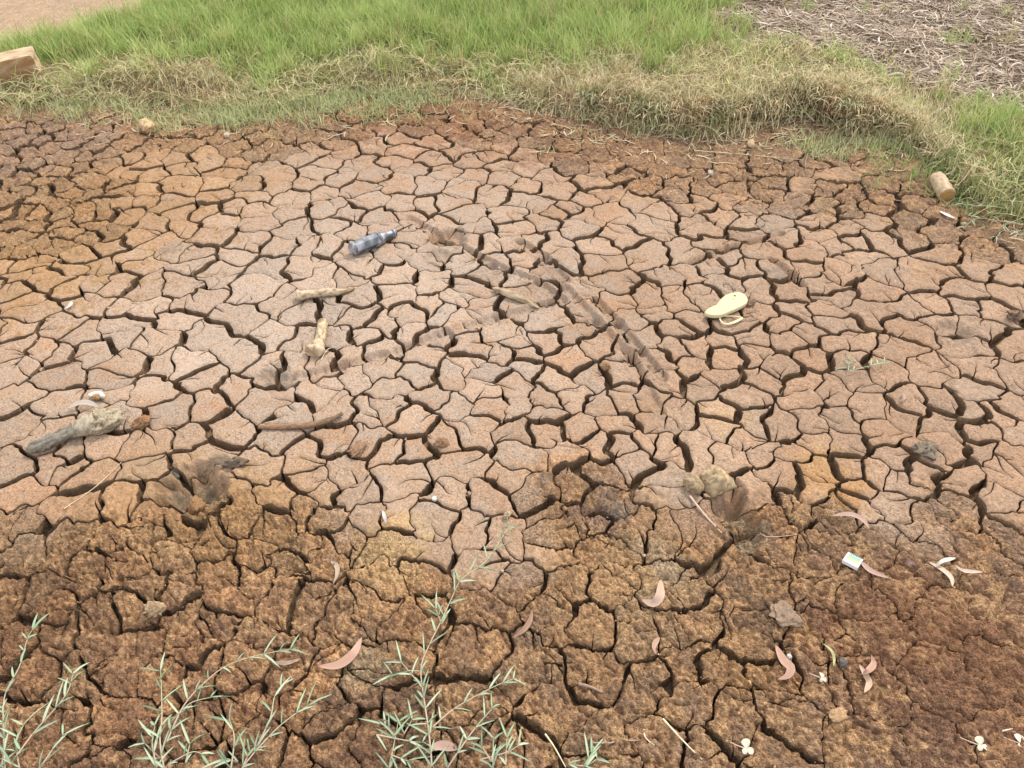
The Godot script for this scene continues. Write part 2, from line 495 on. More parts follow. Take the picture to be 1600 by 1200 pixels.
# ------------------------------------------------------------------ the cracked mud
# Middles of the mud plates, read off the photograph in six by three fields; each field starts at a pixel and its numbers are in thirds of a pixel.
func plate_seeds() -> PackedVector2Array:
	var fields := [
		[0, 280, [485, 100, 560, 145, 330, 230, 490, 235, 290, 300, 690, 60, 870, 40, 800, 110, 950, 140, 1015, 180, 1150, 30, 1170, 80, 1185, 145, 1200, 205, 1335, 150, 1355, 70, 1500, 50, 1520, 130, 1370, 235, 1530, 215, 1310, 310, 1425, 305, 1530, 310, 980, 260, 1150, 290, 1100, 345, 885, 340, 805, 330, 640, 245, 705, 205, 745, 270, 835, 205, 500, 305, 375, 340, 605, 350, 480, 400, 310, 405, 90, 335, 140, 385, 90, 450, 60, 525, 245, 485, 660, 385, 910, 385, 1010, 430, 1260, 385, 1420, 395, 440, 480, 540, 485, 665, 500, 850, 480, 905, 565, 1190, 505, 1490, 450, 1305, 570, 1400, 615, 1545, 590, 130, 560, 150, 615, 400, 580, 320, 500, 635, 605, 815, 655, 955, 710, 1100, 635, 1260, 705, 1400, 735, 1560, 720, 1100, 820, 565, 685, 555, 745, 735, 740, 275, 685, 370, 730, 90, 685, 70, 790, 180, 795, 285, 815, 440, 810, 290, 900, 560, 870, 755, 870, 880, 850, 65, 890, 960, 930, 1250, 870, 1370, 860, 1500, 850, 330, 60, 200, 40, 90, 60, 250, 110, 110, 140, 40, 200, 190, 190, 60, 270, 400, 60]],
		[530, 280, [100, 45, 270, 30, 430, 25, 130, 105, 295, 110, 500, 100, 565, 35, 725, 55, 850, 85, 590, 155, 800, 155, 925, 120, 1010, 45, 1065, 130, 1135, 90, 1010, 150, 1220, 70, 1250, 155, 1145, 175, 1400, 105, 1450, 205, 1545, 80, 1180, 20, 180, 165, 50, 150, 190, 225, 345, 245, 330, 165, 460, 205, 640, 220, 815, 230, 940, 200, 1105, 230, 1300, 265, 60, 235, 130, 290, 60, 330, 260, 330, 595, 275, 700, 290, 815, 290, 895, 290, 970, 305, 1190, 310, 1440, 345, 480, 315, 405, 370, 100, 395, 30, 450, 275, 425, 455, 475, 580, 385, 730, 375, 690, 445, 840, 360, 1050, 370, 1210, 385, 960, 425, 1290, 480, 1545, 445, 840, 445, 600, 495, 85, 530, 265, 545, 405, 595, 560, 560, 655, 595, 560, 650, 890, 520, 820, 580, 310, 630, 480, 620, 80, 635, 220, 665, 105, 720, 20, 740, 190, 785, 345, 715, 445, 740, 60, 815, 1130, 520, 1280, 570, 1165, 610, 1425, 540, 1570, 560, 1470, 625, 1340, 645, 1430, 715, 1560, 680, 975, 650, 1090, 700, 755, 690, 835, 745, 960, 740, 400, 815, 620, 780, 755, 800, 870, 800, 600, 850, 695, 880, 855, 870, 1065, 840, 1200, 775, 1290, 800, 1460, 835, 1570, 780, 180, 895, 380, 900, 510, 900, 1010, 920, 1150, 915, 1300, 900]],
		[1060, 280, [120, 35, 270, 30, 110, 110, 340, 115, 510, 130, 85, 185, 205, 170, 130, 225, 310, 195, 430, 195, 310, 245, 180, 285, 500, 275, 600, 300, 640, 250, 780, 235, 650, 200, 830, 285, 930, 270, 1090, 255, 1060, 185, 1220, 240, 1230, 330, 1420, 315, 735, 310, 820, 345, 585, 345, 385, 325, 225, 350, 150, 395, 305, 410, 30, 345, 35, 430, 75, 465, 590, 415, 470, 420, 740, 435, 690, 490, 225, 485, 370, 515, 510, 510, 730, 540, 920, 515, 960, 430, 1090, 450, 1200, 420, 1320, 510, 1390, 410, 1545, 450, 1530, 550, 100, 545, 60, 660, 375, 605, 560, 605, 690, 600, 880, 605, 720, 660, 1085, 600, 1195, 580, 1330, 590, 480, 670, 600, 705, 260, 655, 200, 735, 340, 720, 520, 730, 775, 750, 1080, 700, 1020, 800, 1210, 665, 1400, 695, 1450, 600, 75, 765, 370, 800, 225, 815, 625, 810, 480, 850, 70, 850, 195, 905, 400, 905, 800, 840, 610, 920, 810, 920, 950, 890, 1150, 890, 1400, 870, 1340, 780, 1540, 790, 1570, 900, 800, 60, 950, 80, 680, 110, 700, 30, 1100, 100]],
		[0, 580, [60, 40, 90, 120, 270, 50, 265, 160, 510, 40, 480, 120, 720, 100, 800, 195, 940, 60, 90, 250, 550, 240, 970, 150, 1080, 65, 1230, 125, 1465, 110, 1360, 195, 1555, 185, 1045, 240, 200, 310, 880, 310, 690, 350, 480, 340, 340, 370, 640, 220, 1290, 305, 1540, 310, 60, 450, 230, 430, 340, 440, 910, 400, 670, 440, 400, 490, 1210, 450, 1400, 390, 90, 560, 370, 610, 650, 500, 710, 560, 605, 600, 1030, 510, 690, 660, 840, 720, 910, 640, 1010, 620, 1115, 690, 1275, 690, 1305, 560, 1400, 510, 1490, 560, 1510, 690, 1400, 640, 60, 710, 80, 820, 290, 755, 270, 860, 530, 790, 670, 790, 800, 820, 990, 770, 420, 880, 560, 890, 1180, 850, 1310, 860, 1400, 790, 1500, 800]],
		[530, 580, [90, 30, 220, 80, 380, 50, 520, 20, 680, 20, 660, 90, 805, 70, 950, 40, 1110, 40, 940, 120, 1095, 100, 40, 165, 140, 195, 220, 165, 445, 130, 345, 250, 560, 155, 700, 160, 615, 260, 830, 280, 820, 185, 960, 205, 955, 280, 1110, 260, 1225, 135, 1330, 125, 1450, 120, 1545, 60, 1570, 165, 1290, 240, 1465, 230, 1210, 350, 1310, 345, 1420, 320, 1510, 340, 20, 280, 150, 310, 545, 435, 830, 415, 1045, 390, 220, 365, 350, 355, 460, 325, 35, 445, 105, 440, 285, 500, 60, 565, 1215, 465, 1300, 450, 1365, 420, 770, 490, 690, 575, 930, 560, 1100, 520, 1090, 590, 485, 590, 620, 725, 750, 770, 40, 640, 150, 690, 290, 655, 420, 680, 1000, 740, 985, 650, 1100, 680, 1200, 700, 1250, 620, 1220, 790, 1480, 530, 50, 760, 200, 800, 430, 830, 660, 890, 960, 860, 1350, 720, 1500, 760]],
		[1060, 580, [90, 70, 190, 30, 280, 105, 430, 60, 590, 110, 700, 70, 840, 75, 1010, 35, 1170, 40, 1420, 30, 1370, 95, 1460, 120, 1560, 180, 1110, 145, 1230, 140, 1330, 165, 1040, 205, 1480, 220, 885, 180, 750, 200, 625, 225, 510, 240, 335, 210, 190, 160, 180, 235, 50, 180, 970, 275, 1235, 245, 1300, 290, 1400, 275, 785, 325, 305, 295, 380, 360, 550, 360, 620, 315, 1395, 355, 1250, 345, 1560, 290, 1020, 400, 1150, 375, 300, 370, 90, 350, 240, 390, 1550, 400, 485, 470, 650, 440, 790, 435, 910, 465, 1050, 505, 1130, 460, 1310, 510, 1510, 450, 845, 525, 980, 600, 750, 515, 650, 530, 1480, 610, 1300, 670, 730, 620, 850, 610, 430, 680, 350, 560, 1150, 720, 1400, 800, 1560, 760, 1570, 680, 560, 640, 920, 790, 700, 780, 590, 830, 470, 800, 70, 780, 1120, 870]],
		[0, 880, [60, 120, 190, 40, 170, 120, 350, 100, 110, 210, 285, 200, 445, 260, 285, 310, 560, 70, 690, 110, 605, 215, 565, 420, 315, 390, 300, 545, 540, 730, 270, 830, 60, 700, 140, 500, 80, 400, 840, 240, 850, 100, 980, 60, 1080, 180, 1170, 60, 1260, 180, 910, 380, 1030, 280, 1180, 310, 1450, 200, 1560, 230, 775, 530, 950, 490, 1100, 480, 1440, 540, 1330, 500, 900, 760, 1090, 700, 1350, 650, 1510, 700, 1180, 850, 1370, 860, 1540, 880, 950, 890, 640, 910, 460, 930, 740, 800]],
		[530, 880, [640, 60, 830, 70, 200, 60, 380, 50, 60, 200, 130, 170, 215, 190, 350, 230, 690, 200, 630, 400, 900, 450, 1000, 255, 1170, 260, 1375, 305, 1540, 300, 1190, 460, 1260, 120, 1020, 90, 1540, 100, 1430, 580, 590, 630, 220, 480, 120, 580, 270, 650, 90, 690, 180, 800, 70, 890, 1000, 690, 640, 840, 870, 880, 1230, 890, 1520, 830, 400, 850]],
		[1060, 880, [60, 130, 360, 90, 340, 330, 80, 260, 640, 110, 850, 150, 690, 320, 900, 310, 1050, 110, 180, 480, 60, 420, 490, 540, 680, 540, 870, 560, 70, 690, 220, 750, 310, 770, 510, 730, 110, 870, 430, 890, 850, 830, 1250, 250, 1250, 550, 1250, 850, 1480, 200, 1480, 500, 1480, 800]]]
	var out := PackedVector2Array()
	for f in fields:
		var q: Array = f[2]
		for k in q.size() / 2:
			var p := g2(f[0] + q[2 * k] * 0.3375, f[1] + q[2 * k + 1] * 0.3375)
			var near := false
			for o in out:
				if o.distance_squared_to(p) < 0.0027:
					near = true
					break
			if not near:
				out.append(p)
	# plates too small to read singly, and the mud outside the frame
	var r := RandomNumberGenerator.new()
	r.seed = 77
	for k in 9000:
		var p := Vector2(r.randf_range(-3.2, 3.2), r.randf_range(-4.0, -0.25))
		if p.y < foot_z(p.x) - 0.12 or absf(p.x) > 0.75 - 0.72 * p.y + 0.35:
			continue
		var gap := 0.128
		if p.y < -2.5:
			gap = 0.088
		if Vector2(p.x + 2.2, p.y + 2.7).length() < 0.75:
			gap = 0.062
		if p.y > -1.2:
			gap = 0.15
		var ok := true
		for o in out:
			if o.distance_squared_to(p) < gap * gap:
				ok = false
				break
		if ok:
			out.append(p)
	return out


# How far apart the mud has cracked there, in metres.
func crack_width(x: float, z: float) -> float:
	var w := 0.0135
	var e := z - foot_z(x)
	w *= smoothstep(0.06, 0.5 + 0.3 * smoothstep(0.0, 0.6, x), e + 0.3 * n_patch.get_noise_2d(x, z)) * 0.94 + 0.06
	w = lerpf(w, 0.011, smoothstep(-1.3, -1.1, z))
	if x > 0.45 and z > -1.15:
		w *= clampf(1.0 - 1.15 * smoothstep(0.50, 0.74, x + 0.25 * (z + 0.75) + 0.1 * n_patch.get_noise_2d(x, z)), 0.0, 1.0)
	return w


func shift(p: Vector2) -> Vector2:
	return Vector2(0.034 * n_warp.get_noise_2d(p.x, p.y), 0.034 * n_warp.get_noise_2d(p.x + 31.0, p.y - 17.0))


func edge_hash(a: int, b: int) -> float:
	var s := sin(float(mini(a, b)) * 12.9898 + float(maxi(a, b)) * 78.233) * 43758.5453
	return s - floorf(s)


# Outline of one plate: its Voronoi cell, bent and frayed, drawn in by half the crack's width on each side.
func plate_outline(k: int, seeds: PackedVector2Array, step: float) -> PackedVector2Array:
	var s := seeds[k]
	var cell := PackedVector2Array()
	var owner := PackedInt32Array()
	for a in 12:
		cell.append(s + Vector2.from_angle(a * TAU / 12.0) * 0.19)
		owner.append(-1)
	for o in seeds.size():
		if o == k:
			continue
		var q := seeds[o]
		if s.distance_squared_to(q) > 0.145:
			continue
		var mid := (s + q) * 0.5
		var dir := (q - s).normalized()
		var n := cell.size()
		var nc := PackedVector2Array()
		var no := PackedInt32Array()
		for a in n:
			var p0 := cell[a]
			var p1 := cell[(a + 1) % n]
			var d0 := (p0 - mid).dot(dir)
			var d1 := (p1 - mid).dot(dir)
			if d0 <= 0.0:
				nc.append(p0)
				if d1 > 0.0:
					no.append(owner[a])
					nc.append(p0.lerp(p1, d0 / (d0 - d1)))
					no.append(o)
				else:
					no.append(owner[a])
			elif d1 <= 0.0:
				nc.append(p0.lerp(p1, d0 / (d0 - d1)))
				no.append(owner[a])
		cell = nc
		owner = no
		if cell.size() < 3:
			return PackedVector2Array()
	var pts := PackedVector2Array()
	var wid := PackedFloat32Array()
	var cn := cell.size()
	for a in cn:
		var p0 := cell[a]
		var p1 := cell[(a + 1) % cn]
		var m := maxi(1, int(ceil(p0.distance_to(p1) / step)))
		var hsh := edge_hash(k, owner[a]) if owner[a] >= 0 else 0.5
		var wf := lerpf(0.13 + 2.0 * pow(hsh, 2.5), 0.08 + 1.5 * pow(hsh, 3.6), smoothstep(-1.3, -1.1, s.y))
		for j in m:
			var p := p0.lerp(p1, float(j) / m)
			var sh := shift(p)
			pts.append(p + sh)
			wid.append(minf(0.023, wf * crack_width(p.x, p.y) * (0.8 + 1.1 * absf(n_mid.get_noise_2d(p.x * 0.6, p.y * 0.6 + 9.0)))))
	var n2 := pts.size()
	for pas in 3:
		var w2 := wid.duplicate()
		for a in n2:
			w2[a] = (wid[(a + n2 - 1) % n2] + wid[a] + wid[(a + 1) % n2]) / 3.0
		wid = w2
	var out := PackedVector2Array()
	for a in n2:
		var t := pts[(a + 2) % n2] - pts[(a + n2 - 2) % n2]
		var nrm := Vector2(-t.y, t.x).normalized()      # inwards: the cell runs clockwise on the ground plan
		var p := pts[a]
		var fray := 0.0016 * n_fine.get_noise_2d(p.x + 0.3 * k, p.y)
		out.append(p + nrm * (0.5 * wid[a] + 0.0006 + fray))
	for pas in 1:
		var o2 := out.duplicate()
		for a in n2:
			o2[a] = out[a] * 0.6 + (out[(a + 1) % n2] + out[(a + n2 - 1) % n2]) * 0.2
		out = o2
	return out


# Cracks that run into a plate and die out: thin wedges cut from its outline.
func notch(poly: PackedVector2Array, r: RandomNumberGenerator, count: int, width: float) -> PackedVector2Array:
	for k in count:
		var n := poly.size()
		var a := r.randi_range(0, n - 1)
		var mid := Vector2.ZERO
		for p in poly:
			mid += p
		mid /= n
		var start := poly[a]
		var dir := (mid - start).normalized().rotated(r.randf_range(-0.6, 0.6))
		var length := start.distance_to(mid) * r.randf_range(0.5, 1.5)
		var bend := r.randf_range(-14.0, 14.0)
		var w := width * r.randf_range(0.5, 1.3)
		var left := PackedVector2Array()
		var right := PackedVector2Array()
		var p := start - dir * 0.008
		var m := maxi(5, int(length / 0.007))
		for j in m + 1:
			var t := float(j) / m
			var side := Vector2(-dir.y, dir.x) * (w * 0.5 * pow(1.0 - t, 0.7))
			left.append(p + side)
			right.append(p - side)
			dir = dir.rotated(bend * length / m + r.randf_range(-0.28, 0.28))
			p += dir * (length / m)
		right.reverse()
		left.append_array(right)
		var res := Geometry2D.clip_polygons(poly, left)
		var best := PackedVector2Array()
		var best_area := 0.0
		for q in res:
			if Geometry2D.is_polygon_clockwise(q) != Geometry2D.is_polygon_clockwise(poly) and res.size() > 1:
				continue
			var ar := area(q)
			if ar > best_area:
				best_area = ar
				best = q
		if best_area > 0.94 * area(poly):
			poly = best
	return poly


func area(q: PackedVector2Array) -> float:
	var s := 0.0
	for k in q.size():
		s += q[k].cross(q[(k + 1) % q.size()])
	return absf(s) * 0.5


func build_plate(poly: PackedVector2Array, h: float, r: RandomNumberGenerator) -> Build:
	var b := Build.new()
	var n := poly.size()
	var lo := poly[0]
	var hi := poly[0]
	var mid := Vector2.ZERO
	for p in poly:
		lo = lo.min(p)
		hi = hi.max(p)
		mid += p
	mid /= n
	var rf := rough(mid.x, mid.y)
	var tilt := Vector2(r.randfn(0.0, 0.012), r.randfn(0.0, 0.012)) * (1.0 + rf)
	var rise := r.randfn(0.0, 0.0016) * (1.0 + rf)
	var tone := 1.0 + r.randfn(0.0, 0.045)
	var warm := r.randfn(0.0, 0.022)
	var bevel := lerpf(0.0065, 0.008, rf)
	var drop := lerpf(0.0042, 0.006, rf)
	var nx := int((hi.x - lo.x) / h) + 3
	var nz := int((hi.y - lo.y) / h) + 3
	var org := lo - Vector2(h, h) * 0.9
	var cut := PackedByteArray()
	cut.resize(nx * nz)
	for a in n:
		var p0 := poly[a]
		var p1 := poly[(a + 1) % n]
		var m := int(p0.distance_to(p1) / (h * 0.3)) + 1
		for j in m:
			var q := (p0.lerp(p1, float(j) / m) - org) / h
			cut[int(q.y) * nx + int(q.x)] = 1
	var seen := {}
	var add := func(p: Vector2) -> int:
		var key := Vector2i(roundi(p.x * 20000.0), roundi(p.y * 20000.0))
		if seen.has(key):
			return seen[key]
		var d := 1.0
		for a in n:
			var q := Geometry2D.get_closest_point_to_segment(p, poly[a], poly[(a + 1) % n])
			d = minf(d, p.distance_squared_to(q))
		d = sqrt(d)
		var y := top_height(p, mid, tilt, rise, rf)
		if d < bevel:
			var t := 1.0 - d / bevel
			y -= drop * t * t
		var mc := mud_color(p.x, p.y, rough(p.x, p.y))
		var id := b.vert(Vector3(p.x, y, p.y), Color(mc.r * tone * (1.0 + warm), mc.g * tone, mc.b * tone * (1.0 - warm)))
		seen[key] = id
		return id
	for cz in nz - 1:
		for cx in nx - 1:
			var p00 := org + Vector2(cx, cz) * h
			var p11 := p00 + Vector2(h, h)
			if cut[cz * nx + cx] == 0:
				if Geometry2D.is_point_in_polygon(p00 + Vector2(h, h) * 0.5, poly):
					b.quad(add.call(p00), add.call(Vector2(p11.x, p00.y)), add.call(p11), add.call(Vector2(p00.x, p11.y)))
				continue
			var box := PackedVector2Array([p00, Vector2(p11.x, p00.y), p11, Vector2(p00.x, p11.y)])
			for q in Geometry2D.intersect_polygons(box, poly):
				var ids := PackedInt32Array()
				for p in q:
					ids.append(add.call(p))
				var tr := Geometry2D.triangulate_polygon(q)
				for j in tr.size() / 3:
					var a0: int = tr[3 * j]
					var a1: int = tr[3 * j + 1]
					var a2: int = tr[3 * j + 2]
					if (q[a1] - q[a0]).cross(q[a2] - q[a0]) > 0.0:
						b.tri(ids[a0], ids[a1], ids[a2])
					else:
						b.tri(ids[a0], ids[a2], ids[a1])
	# the broken sides
	var cw := -1.0 if Geometry2D.is_polygon_clockwise(poly) else 1.0
	var rows := []
	var depth := [0.0, 0.012, 0.03, 0.052]
	var sub := SHADED_SUBSOIL  # lower layer and painted crack shade in one brown
	for lev in 4:
		var row := PackedInt32Array()
		for a in n:
			var p := poly[a]
			var t := poly[(a + 1) % n] - poly[(a + n - 1) % n]
			var nrm := Vector2(t.y, -t.x).normalized() * cw    # outwards
			var dl: float = depth[lev]
			var push := 0.0
			if lev > 0:
				push = 0.0022 * n_fine.get_noise_3d(p.x * 1.4, dl * 1.6, p.y * 1.4) * (1.0 + rf) + dl * 0.05 - 0.001
			var q := p + nrm * push
			var y := top_height(p, mid, tilt, rise, rf) - drop - dl
			var s := 1.0 + 0.35 * n_fine.get_noise_3d(p.x, dl * 2.0, p.y)
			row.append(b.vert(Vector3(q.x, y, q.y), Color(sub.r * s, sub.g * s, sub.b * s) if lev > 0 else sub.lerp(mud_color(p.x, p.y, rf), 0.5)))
		rows.append(row)
	for lev in 3:
		for a in n:
			var e := (a + 1) % n
			if cw > 0.0:
				b.quad(rows[lev][e], rows[lev][a], rows[lev + 1][a], rows[lev + 1][e])
			else:
				b.quad(rows[lev][a], rows[lev][e], rows[lev + 1][e], rows[lev + 1][a])
	return b


func top_height(p: Vector2, mid: Vector2, tilt: Vector2, rise: float, _rf: float) -> float:
	return hgt(p.x, p.y) + micro(p.x, p.y, rough(p.x, p.y)) + rise + tilt.dot(p - mid)


func build_ground() -> void:
	# floor of the cracks, running on as open ground
	var b := Build.new()
	var xs := PackedFloat32Array([-90, -40, -18, -9, -5])
	var x := -3.4
	while x < 3.4:
		xs.append(x)
		x += 0.03
	xs.append_array(PackedFloat32Array([3.4, 5, 9, 18, 40, 90]))
	var zs := PackedFloat32Array([-90, -40, -18, -9, -5.5])
	x = -4.1
	while x < 0.2:
		zs.append(x)
		x += 0.03
	zs.append_array(PackedFloat32Array([0.2, 0.6, 1.5, 4, 12, 40, 90]))
	for z in zs:
		for xx in xs:
			var inside := absf(xx) < 3.5 and z > -4.2 and z < 0.25
			var y := -0.05
			if inside:
				y = hgt(xx, z) - 0.046 + 0.006 * n_mid.get_noise_2d(xx * 1.5, z * 1.5)
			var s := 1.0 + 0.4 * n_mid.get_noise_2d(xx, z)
			b.vert(Vector3(xx, y, z), Color(SHADED_SUBSOIL.r * s, SHADED_SUBSOIL.g * s, SHADED_SUBSOIL.b * s))
	for j in zs.size() - 1:
		for k in xs.size() - 1:
			var a := j * xs.size() + k
			b.quad(a, a + 1, a + xs.size() + 1, a + xs.size())
	var g := part("ground", b, M.mud, self)
	g.set_meta("kind", "structure")
	g.set_meta("label", "dried cracked brown mud flat below the grassy bank")
	var seeds := plate_seeds()
	var made := []
	for k in seeds.size():
		var dist := Vector3(seeds[k].x, -CAM_Y, seeds[k].y).length()
		var h := clampf(0.0026 * dist, 0.0036, 0.012)
		if seeds[k].y > -1.25:
			h = 0.0036
		if absf(seeds[k].x) > 0.62 - 0.70 * seeds[k].y:
			h = 0.016
		var poly := plate_outline(k, seeds, h * 1.15)
		if poly.size() < 5 or area(poly) < 0.0004:
			continue
		var r := RandomNumberGenerator.new()
		r.seed = 1000 + k
		var rf := rough(seeds[k].x, seeds[k].y)
		var count := int(floorf(area(poly) / lerpf(0.0042, 0.0024, rf) * r.randf_range(0.3, 1.4) + 0.4))
		if crack_width(seeds[k].x, seeds[k].y) < 0.003:
			count = 0
		poly = notch(poly, r, mini(count, 9), lerpf(0.0052, 0.0048, rf))
		var pl := build_plate(poly, h, r)
		made.append([area(poly) / (dist * dist * dist), pl, M.crumbly if rf > 0.4 else M.mud])
	made.sort_custom(func(p, q): return p[0] > q[0])
	var rest := Build.new()
	var crumbled := Build.new()
	for k in made.size():
		if k < 300:
			part("mud_plate", made[k][1], made[k][2], g)
		else:
			(crumbled if made[k][2] == M.crumbly else rest).join(made[k][1])
	part("small_mud_plates", rest, M.mud, g).set_meta("kind", "stuff")
	part("crumbled_mud", crumbled, M.crumbly, g).set_meta("kind", "stuff")
	print("plates ", made.size())


# ------------------------------------------------------------------ the bank
func bank_rise(x: float) -> float:
	var h := lerpf(0.035, 0.115, smoothstep(0.0, 0.35, x))
	h = lerpf(h, 0.055, smoothstep(1.55, 1.9, x))
	h += 0.055 * smoothstep(0.42, 0.2, absf(x + 1.72)) + 0.045 * smoothstep(0.3, 0.12, absf(x + 0.62))
	return h * (1.0 + 0.5 * n_patch.get_noise_2d(x * 0.8, 3.0))


func bank_y(x: float, z: float) -> float:
	var t := foot_z(x) - z
	var y := bank_rise(x) * smoothstep(-0.01, 0.05 + 0.10 * smoothstep(0.4, 0.0, x), t)
	y += 0.03 * n_patch.get_noise_2d(x * 0.7, z * 0.7) * smoothstep(0.0, 0.3, t) + 0.010 * n_mid.get_noise_2d(x, z)
	return y + 0.02 * minf(t, 6.0)


func bank_color(x: float, z: float) -> Color:
	var b := n_patch.get_noise_2d(x * 3.0, z * 3.0)
	var c := Color(0.24, 0.125, 0.06).lerp(Color(0.33, 0.21, 0.115), clampf(0.5 + b, 0.0, 1.0))
	var q := road_amount(x, z)
	c = c.lerp(Color(0.50, 0.34, 0.215), q)
	c = c.lerp(Color(0.20, 0.145, 0.10), 0.8 * straw_amount(x, z))
	var s := 1.0 + 0.3 * n_mid.get_noise_2d(x, z)
	return Color(c.r * s, c.g * s, c.b * s)


func line_side(x: float, z: float, a: Vector2, b: Vector2) -> float:
	return (b - a).normalized().cross(Vector2(x, z) - a)


# the bare earth track beyond the grass, at the top left
func road_amount(x: float, z: float) -> float:
	return smoothstep(-0.12, 0.12, -line_side(x, z, gb(-20, 62), gb(225, 5)) + 0.2 * n_patch.get_noise_2d(x, z))


# the litter of straw at the top right
func straw_amount(x: float, z: float) -> float:
	var d := minf(-line_side(x, z, gb(1090, 62), gb(1620, 178)), x - gb(1115, 30).x)
	return smoothstep(-0.12, 0.2, d + 0.25 * n_patch.get_noise_2d(x * 1.5 + 5.0, z * 1.5))


func build_bank() -> void:
	var b := Build.new()
	var xs := PackedFloat32Array([-60, -25, -10, -6, -4.4])
	var x := -3.6
	while x < 3.3:
		xs.append(x)
		x += 0.022
	xs.append_array(PackedFloat32Array([3.4, 4.2, 6, 10, 25, 60]))
	var ts := PackedFloat32Array()
	var t := 0.02
	while t < 3.2:
		ts.append(t)
		t += 0.02 + t * 0.02
	ts.append_array(PackedFloat32Array([4, 6, 10, 20, 45, 85]))
	var cols := ts.size() + 4
	for xx in xs:
		var fz := foot_z(xx)
		var over := 0.095 * smoothstep(0.05, 0.3, xx) * (0.6 + 0.8 * absf(n_mid.get_noise_2d(xx * 0.5, 1.0)))
		var lip := bank_y(xx, fz - 0.02)
		var nz := 0.012 * n_mid.get_noise_2d(xx * 1.5, 5.0)
		var base := hgt(clampf(xx, -3.4, 3.4), fz)
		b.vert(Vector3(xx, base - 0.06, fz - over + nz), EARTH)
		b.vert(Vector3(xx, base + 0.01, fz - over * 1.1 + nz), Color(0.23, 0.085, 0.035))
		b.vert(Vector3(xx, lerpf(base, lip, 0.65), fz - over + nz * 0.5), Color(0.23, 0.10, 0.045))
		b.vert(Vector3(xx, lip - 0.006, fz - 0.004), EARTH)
		for tt in ts:
			var z := fz - tt
			b.vert(Vector3(xx, bank_y(xx, z) if tt < 30.0 else 0.1, z), bank_color(xx, z))
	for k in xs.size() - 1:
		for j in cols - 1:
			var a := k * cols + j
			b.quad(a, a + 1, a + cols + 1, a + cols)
	var o := part("bank", b, M.soil, self)
	o.set_meta("kind", "structure")
	o.set_meta("label", "low eroded earth bank with undercut edge carrying the grass")


func blade(b: Build, root: Vector3, dir: float, length: float, lean: float, droop: float, width: float, col: Color) -> void:
	var side := Vector3(-sin(dir), 0, cos(dir)) * width * 0.5
	var out := Vector3(cos(dir), 0, sin(dir))
	var p := root
	var a := lean
	var prev0 := b.vert(p + side, col)
	var prev1 := b.vert(p - side, col)
	for k in 3:
		p += (out * sin(a) + Vector3.UP * cos(a)) * length / 3.0
		a += droop
		if k == 2:
			var tip := b.vert(p, col)
			b.tri(prev0, tip, prev1)
		else:
			var w := 0.95 if k == 0 else 0.7
			var q0 := b.vert(p + side * w, col)
			var q1 := b.vert(p - side * w, col)
			b.quad(prev0, q0, q1, prev1)
			prev0 = q0
			prev1 = q1


func tuft(seed_: int, count: int, spread: float, hmin: float, hmax: float, lean: float, width: float) -> ArrayMesh:
	var r := RandomNumberGenerator.new()
	r.seed = seed_
	var b := Build.new()
	for k in count:
		var at := Vector3(r.randfn(0, spread), -0.006, r.randfn(0, spread))
		var s := r.randf_range(0.75, 1.25)
		var hue := r.randf_range(-0.08, 0.08)
		blade(b, at, r.randf() * TAU, r.randf_range(hmin, hmax), absf(r.randfn(0.0, lean)), r.randf_range(0.05, 0.42), width * r.randf_range(0.7, 1.3), Color(s * (1.0 + hue), s, s * (1.0 - hue)))
	return b.mesh()


func scatter(called: String, mesh: Mesh, places: Array, material: Material, parent: Node) -> void:
	var mm := MultiMesh.new()
	mm.transform_format = MultiMesh.TRANSFORM_3D
	mm.use_colors = true
	mm.mesh = mesh
	mm.instance_count = places.size()
	for k in places.size():
		mm.set_instance_transform(k, places[k][0])
		mm.set_instance_color(k, places[k][1])
	var o := MultiMeshInstance3D.new()
	o.name = called
	o.multimesh = mm
	o.material_override = material
	parent.add_child(o, true)
	o.set_meta("kind", "stuff")


# How much of the turf has died back to straw colour, 0 to 1.
func dry_amount(x: float, z: float) -> float:
	var t := foot_z(x) - z
	var d := 0.0
	var p := Vector2(x, z)
	for q in [[255, 132, 0.38, 0.9], [600, 118, 0.3, 0.8], [345, 130, 0.22, 0.8], [890, 140, 0.45, 1.0], [1010, 150, 0.4, 1.0], [1010, 70, 0.3, 0.45], [1180, 120, 0.5, 0.7], [1290, 150, 0.4, 0.75], [1420, 190, 0.35, 0.9], [1450, 150, 0.3, 0.7], [80, 100, 0.25, 0.5], [1480, 240, 0.22, 0.8]]:
		var k: float = p.distance_to(gb(q[0], q[1])) / q[2]
		d = maxf(d, q[3] * smoothstep(1.15, 0.4, k + 0.5 * n_patch.get_noise_2d(x * 2.5, z * 2.5)))
	if x > 0.1 and x < 1.6:
		d = maxf(d, 0.75 * smoothstep(0.16, 0.03, t))
	return d


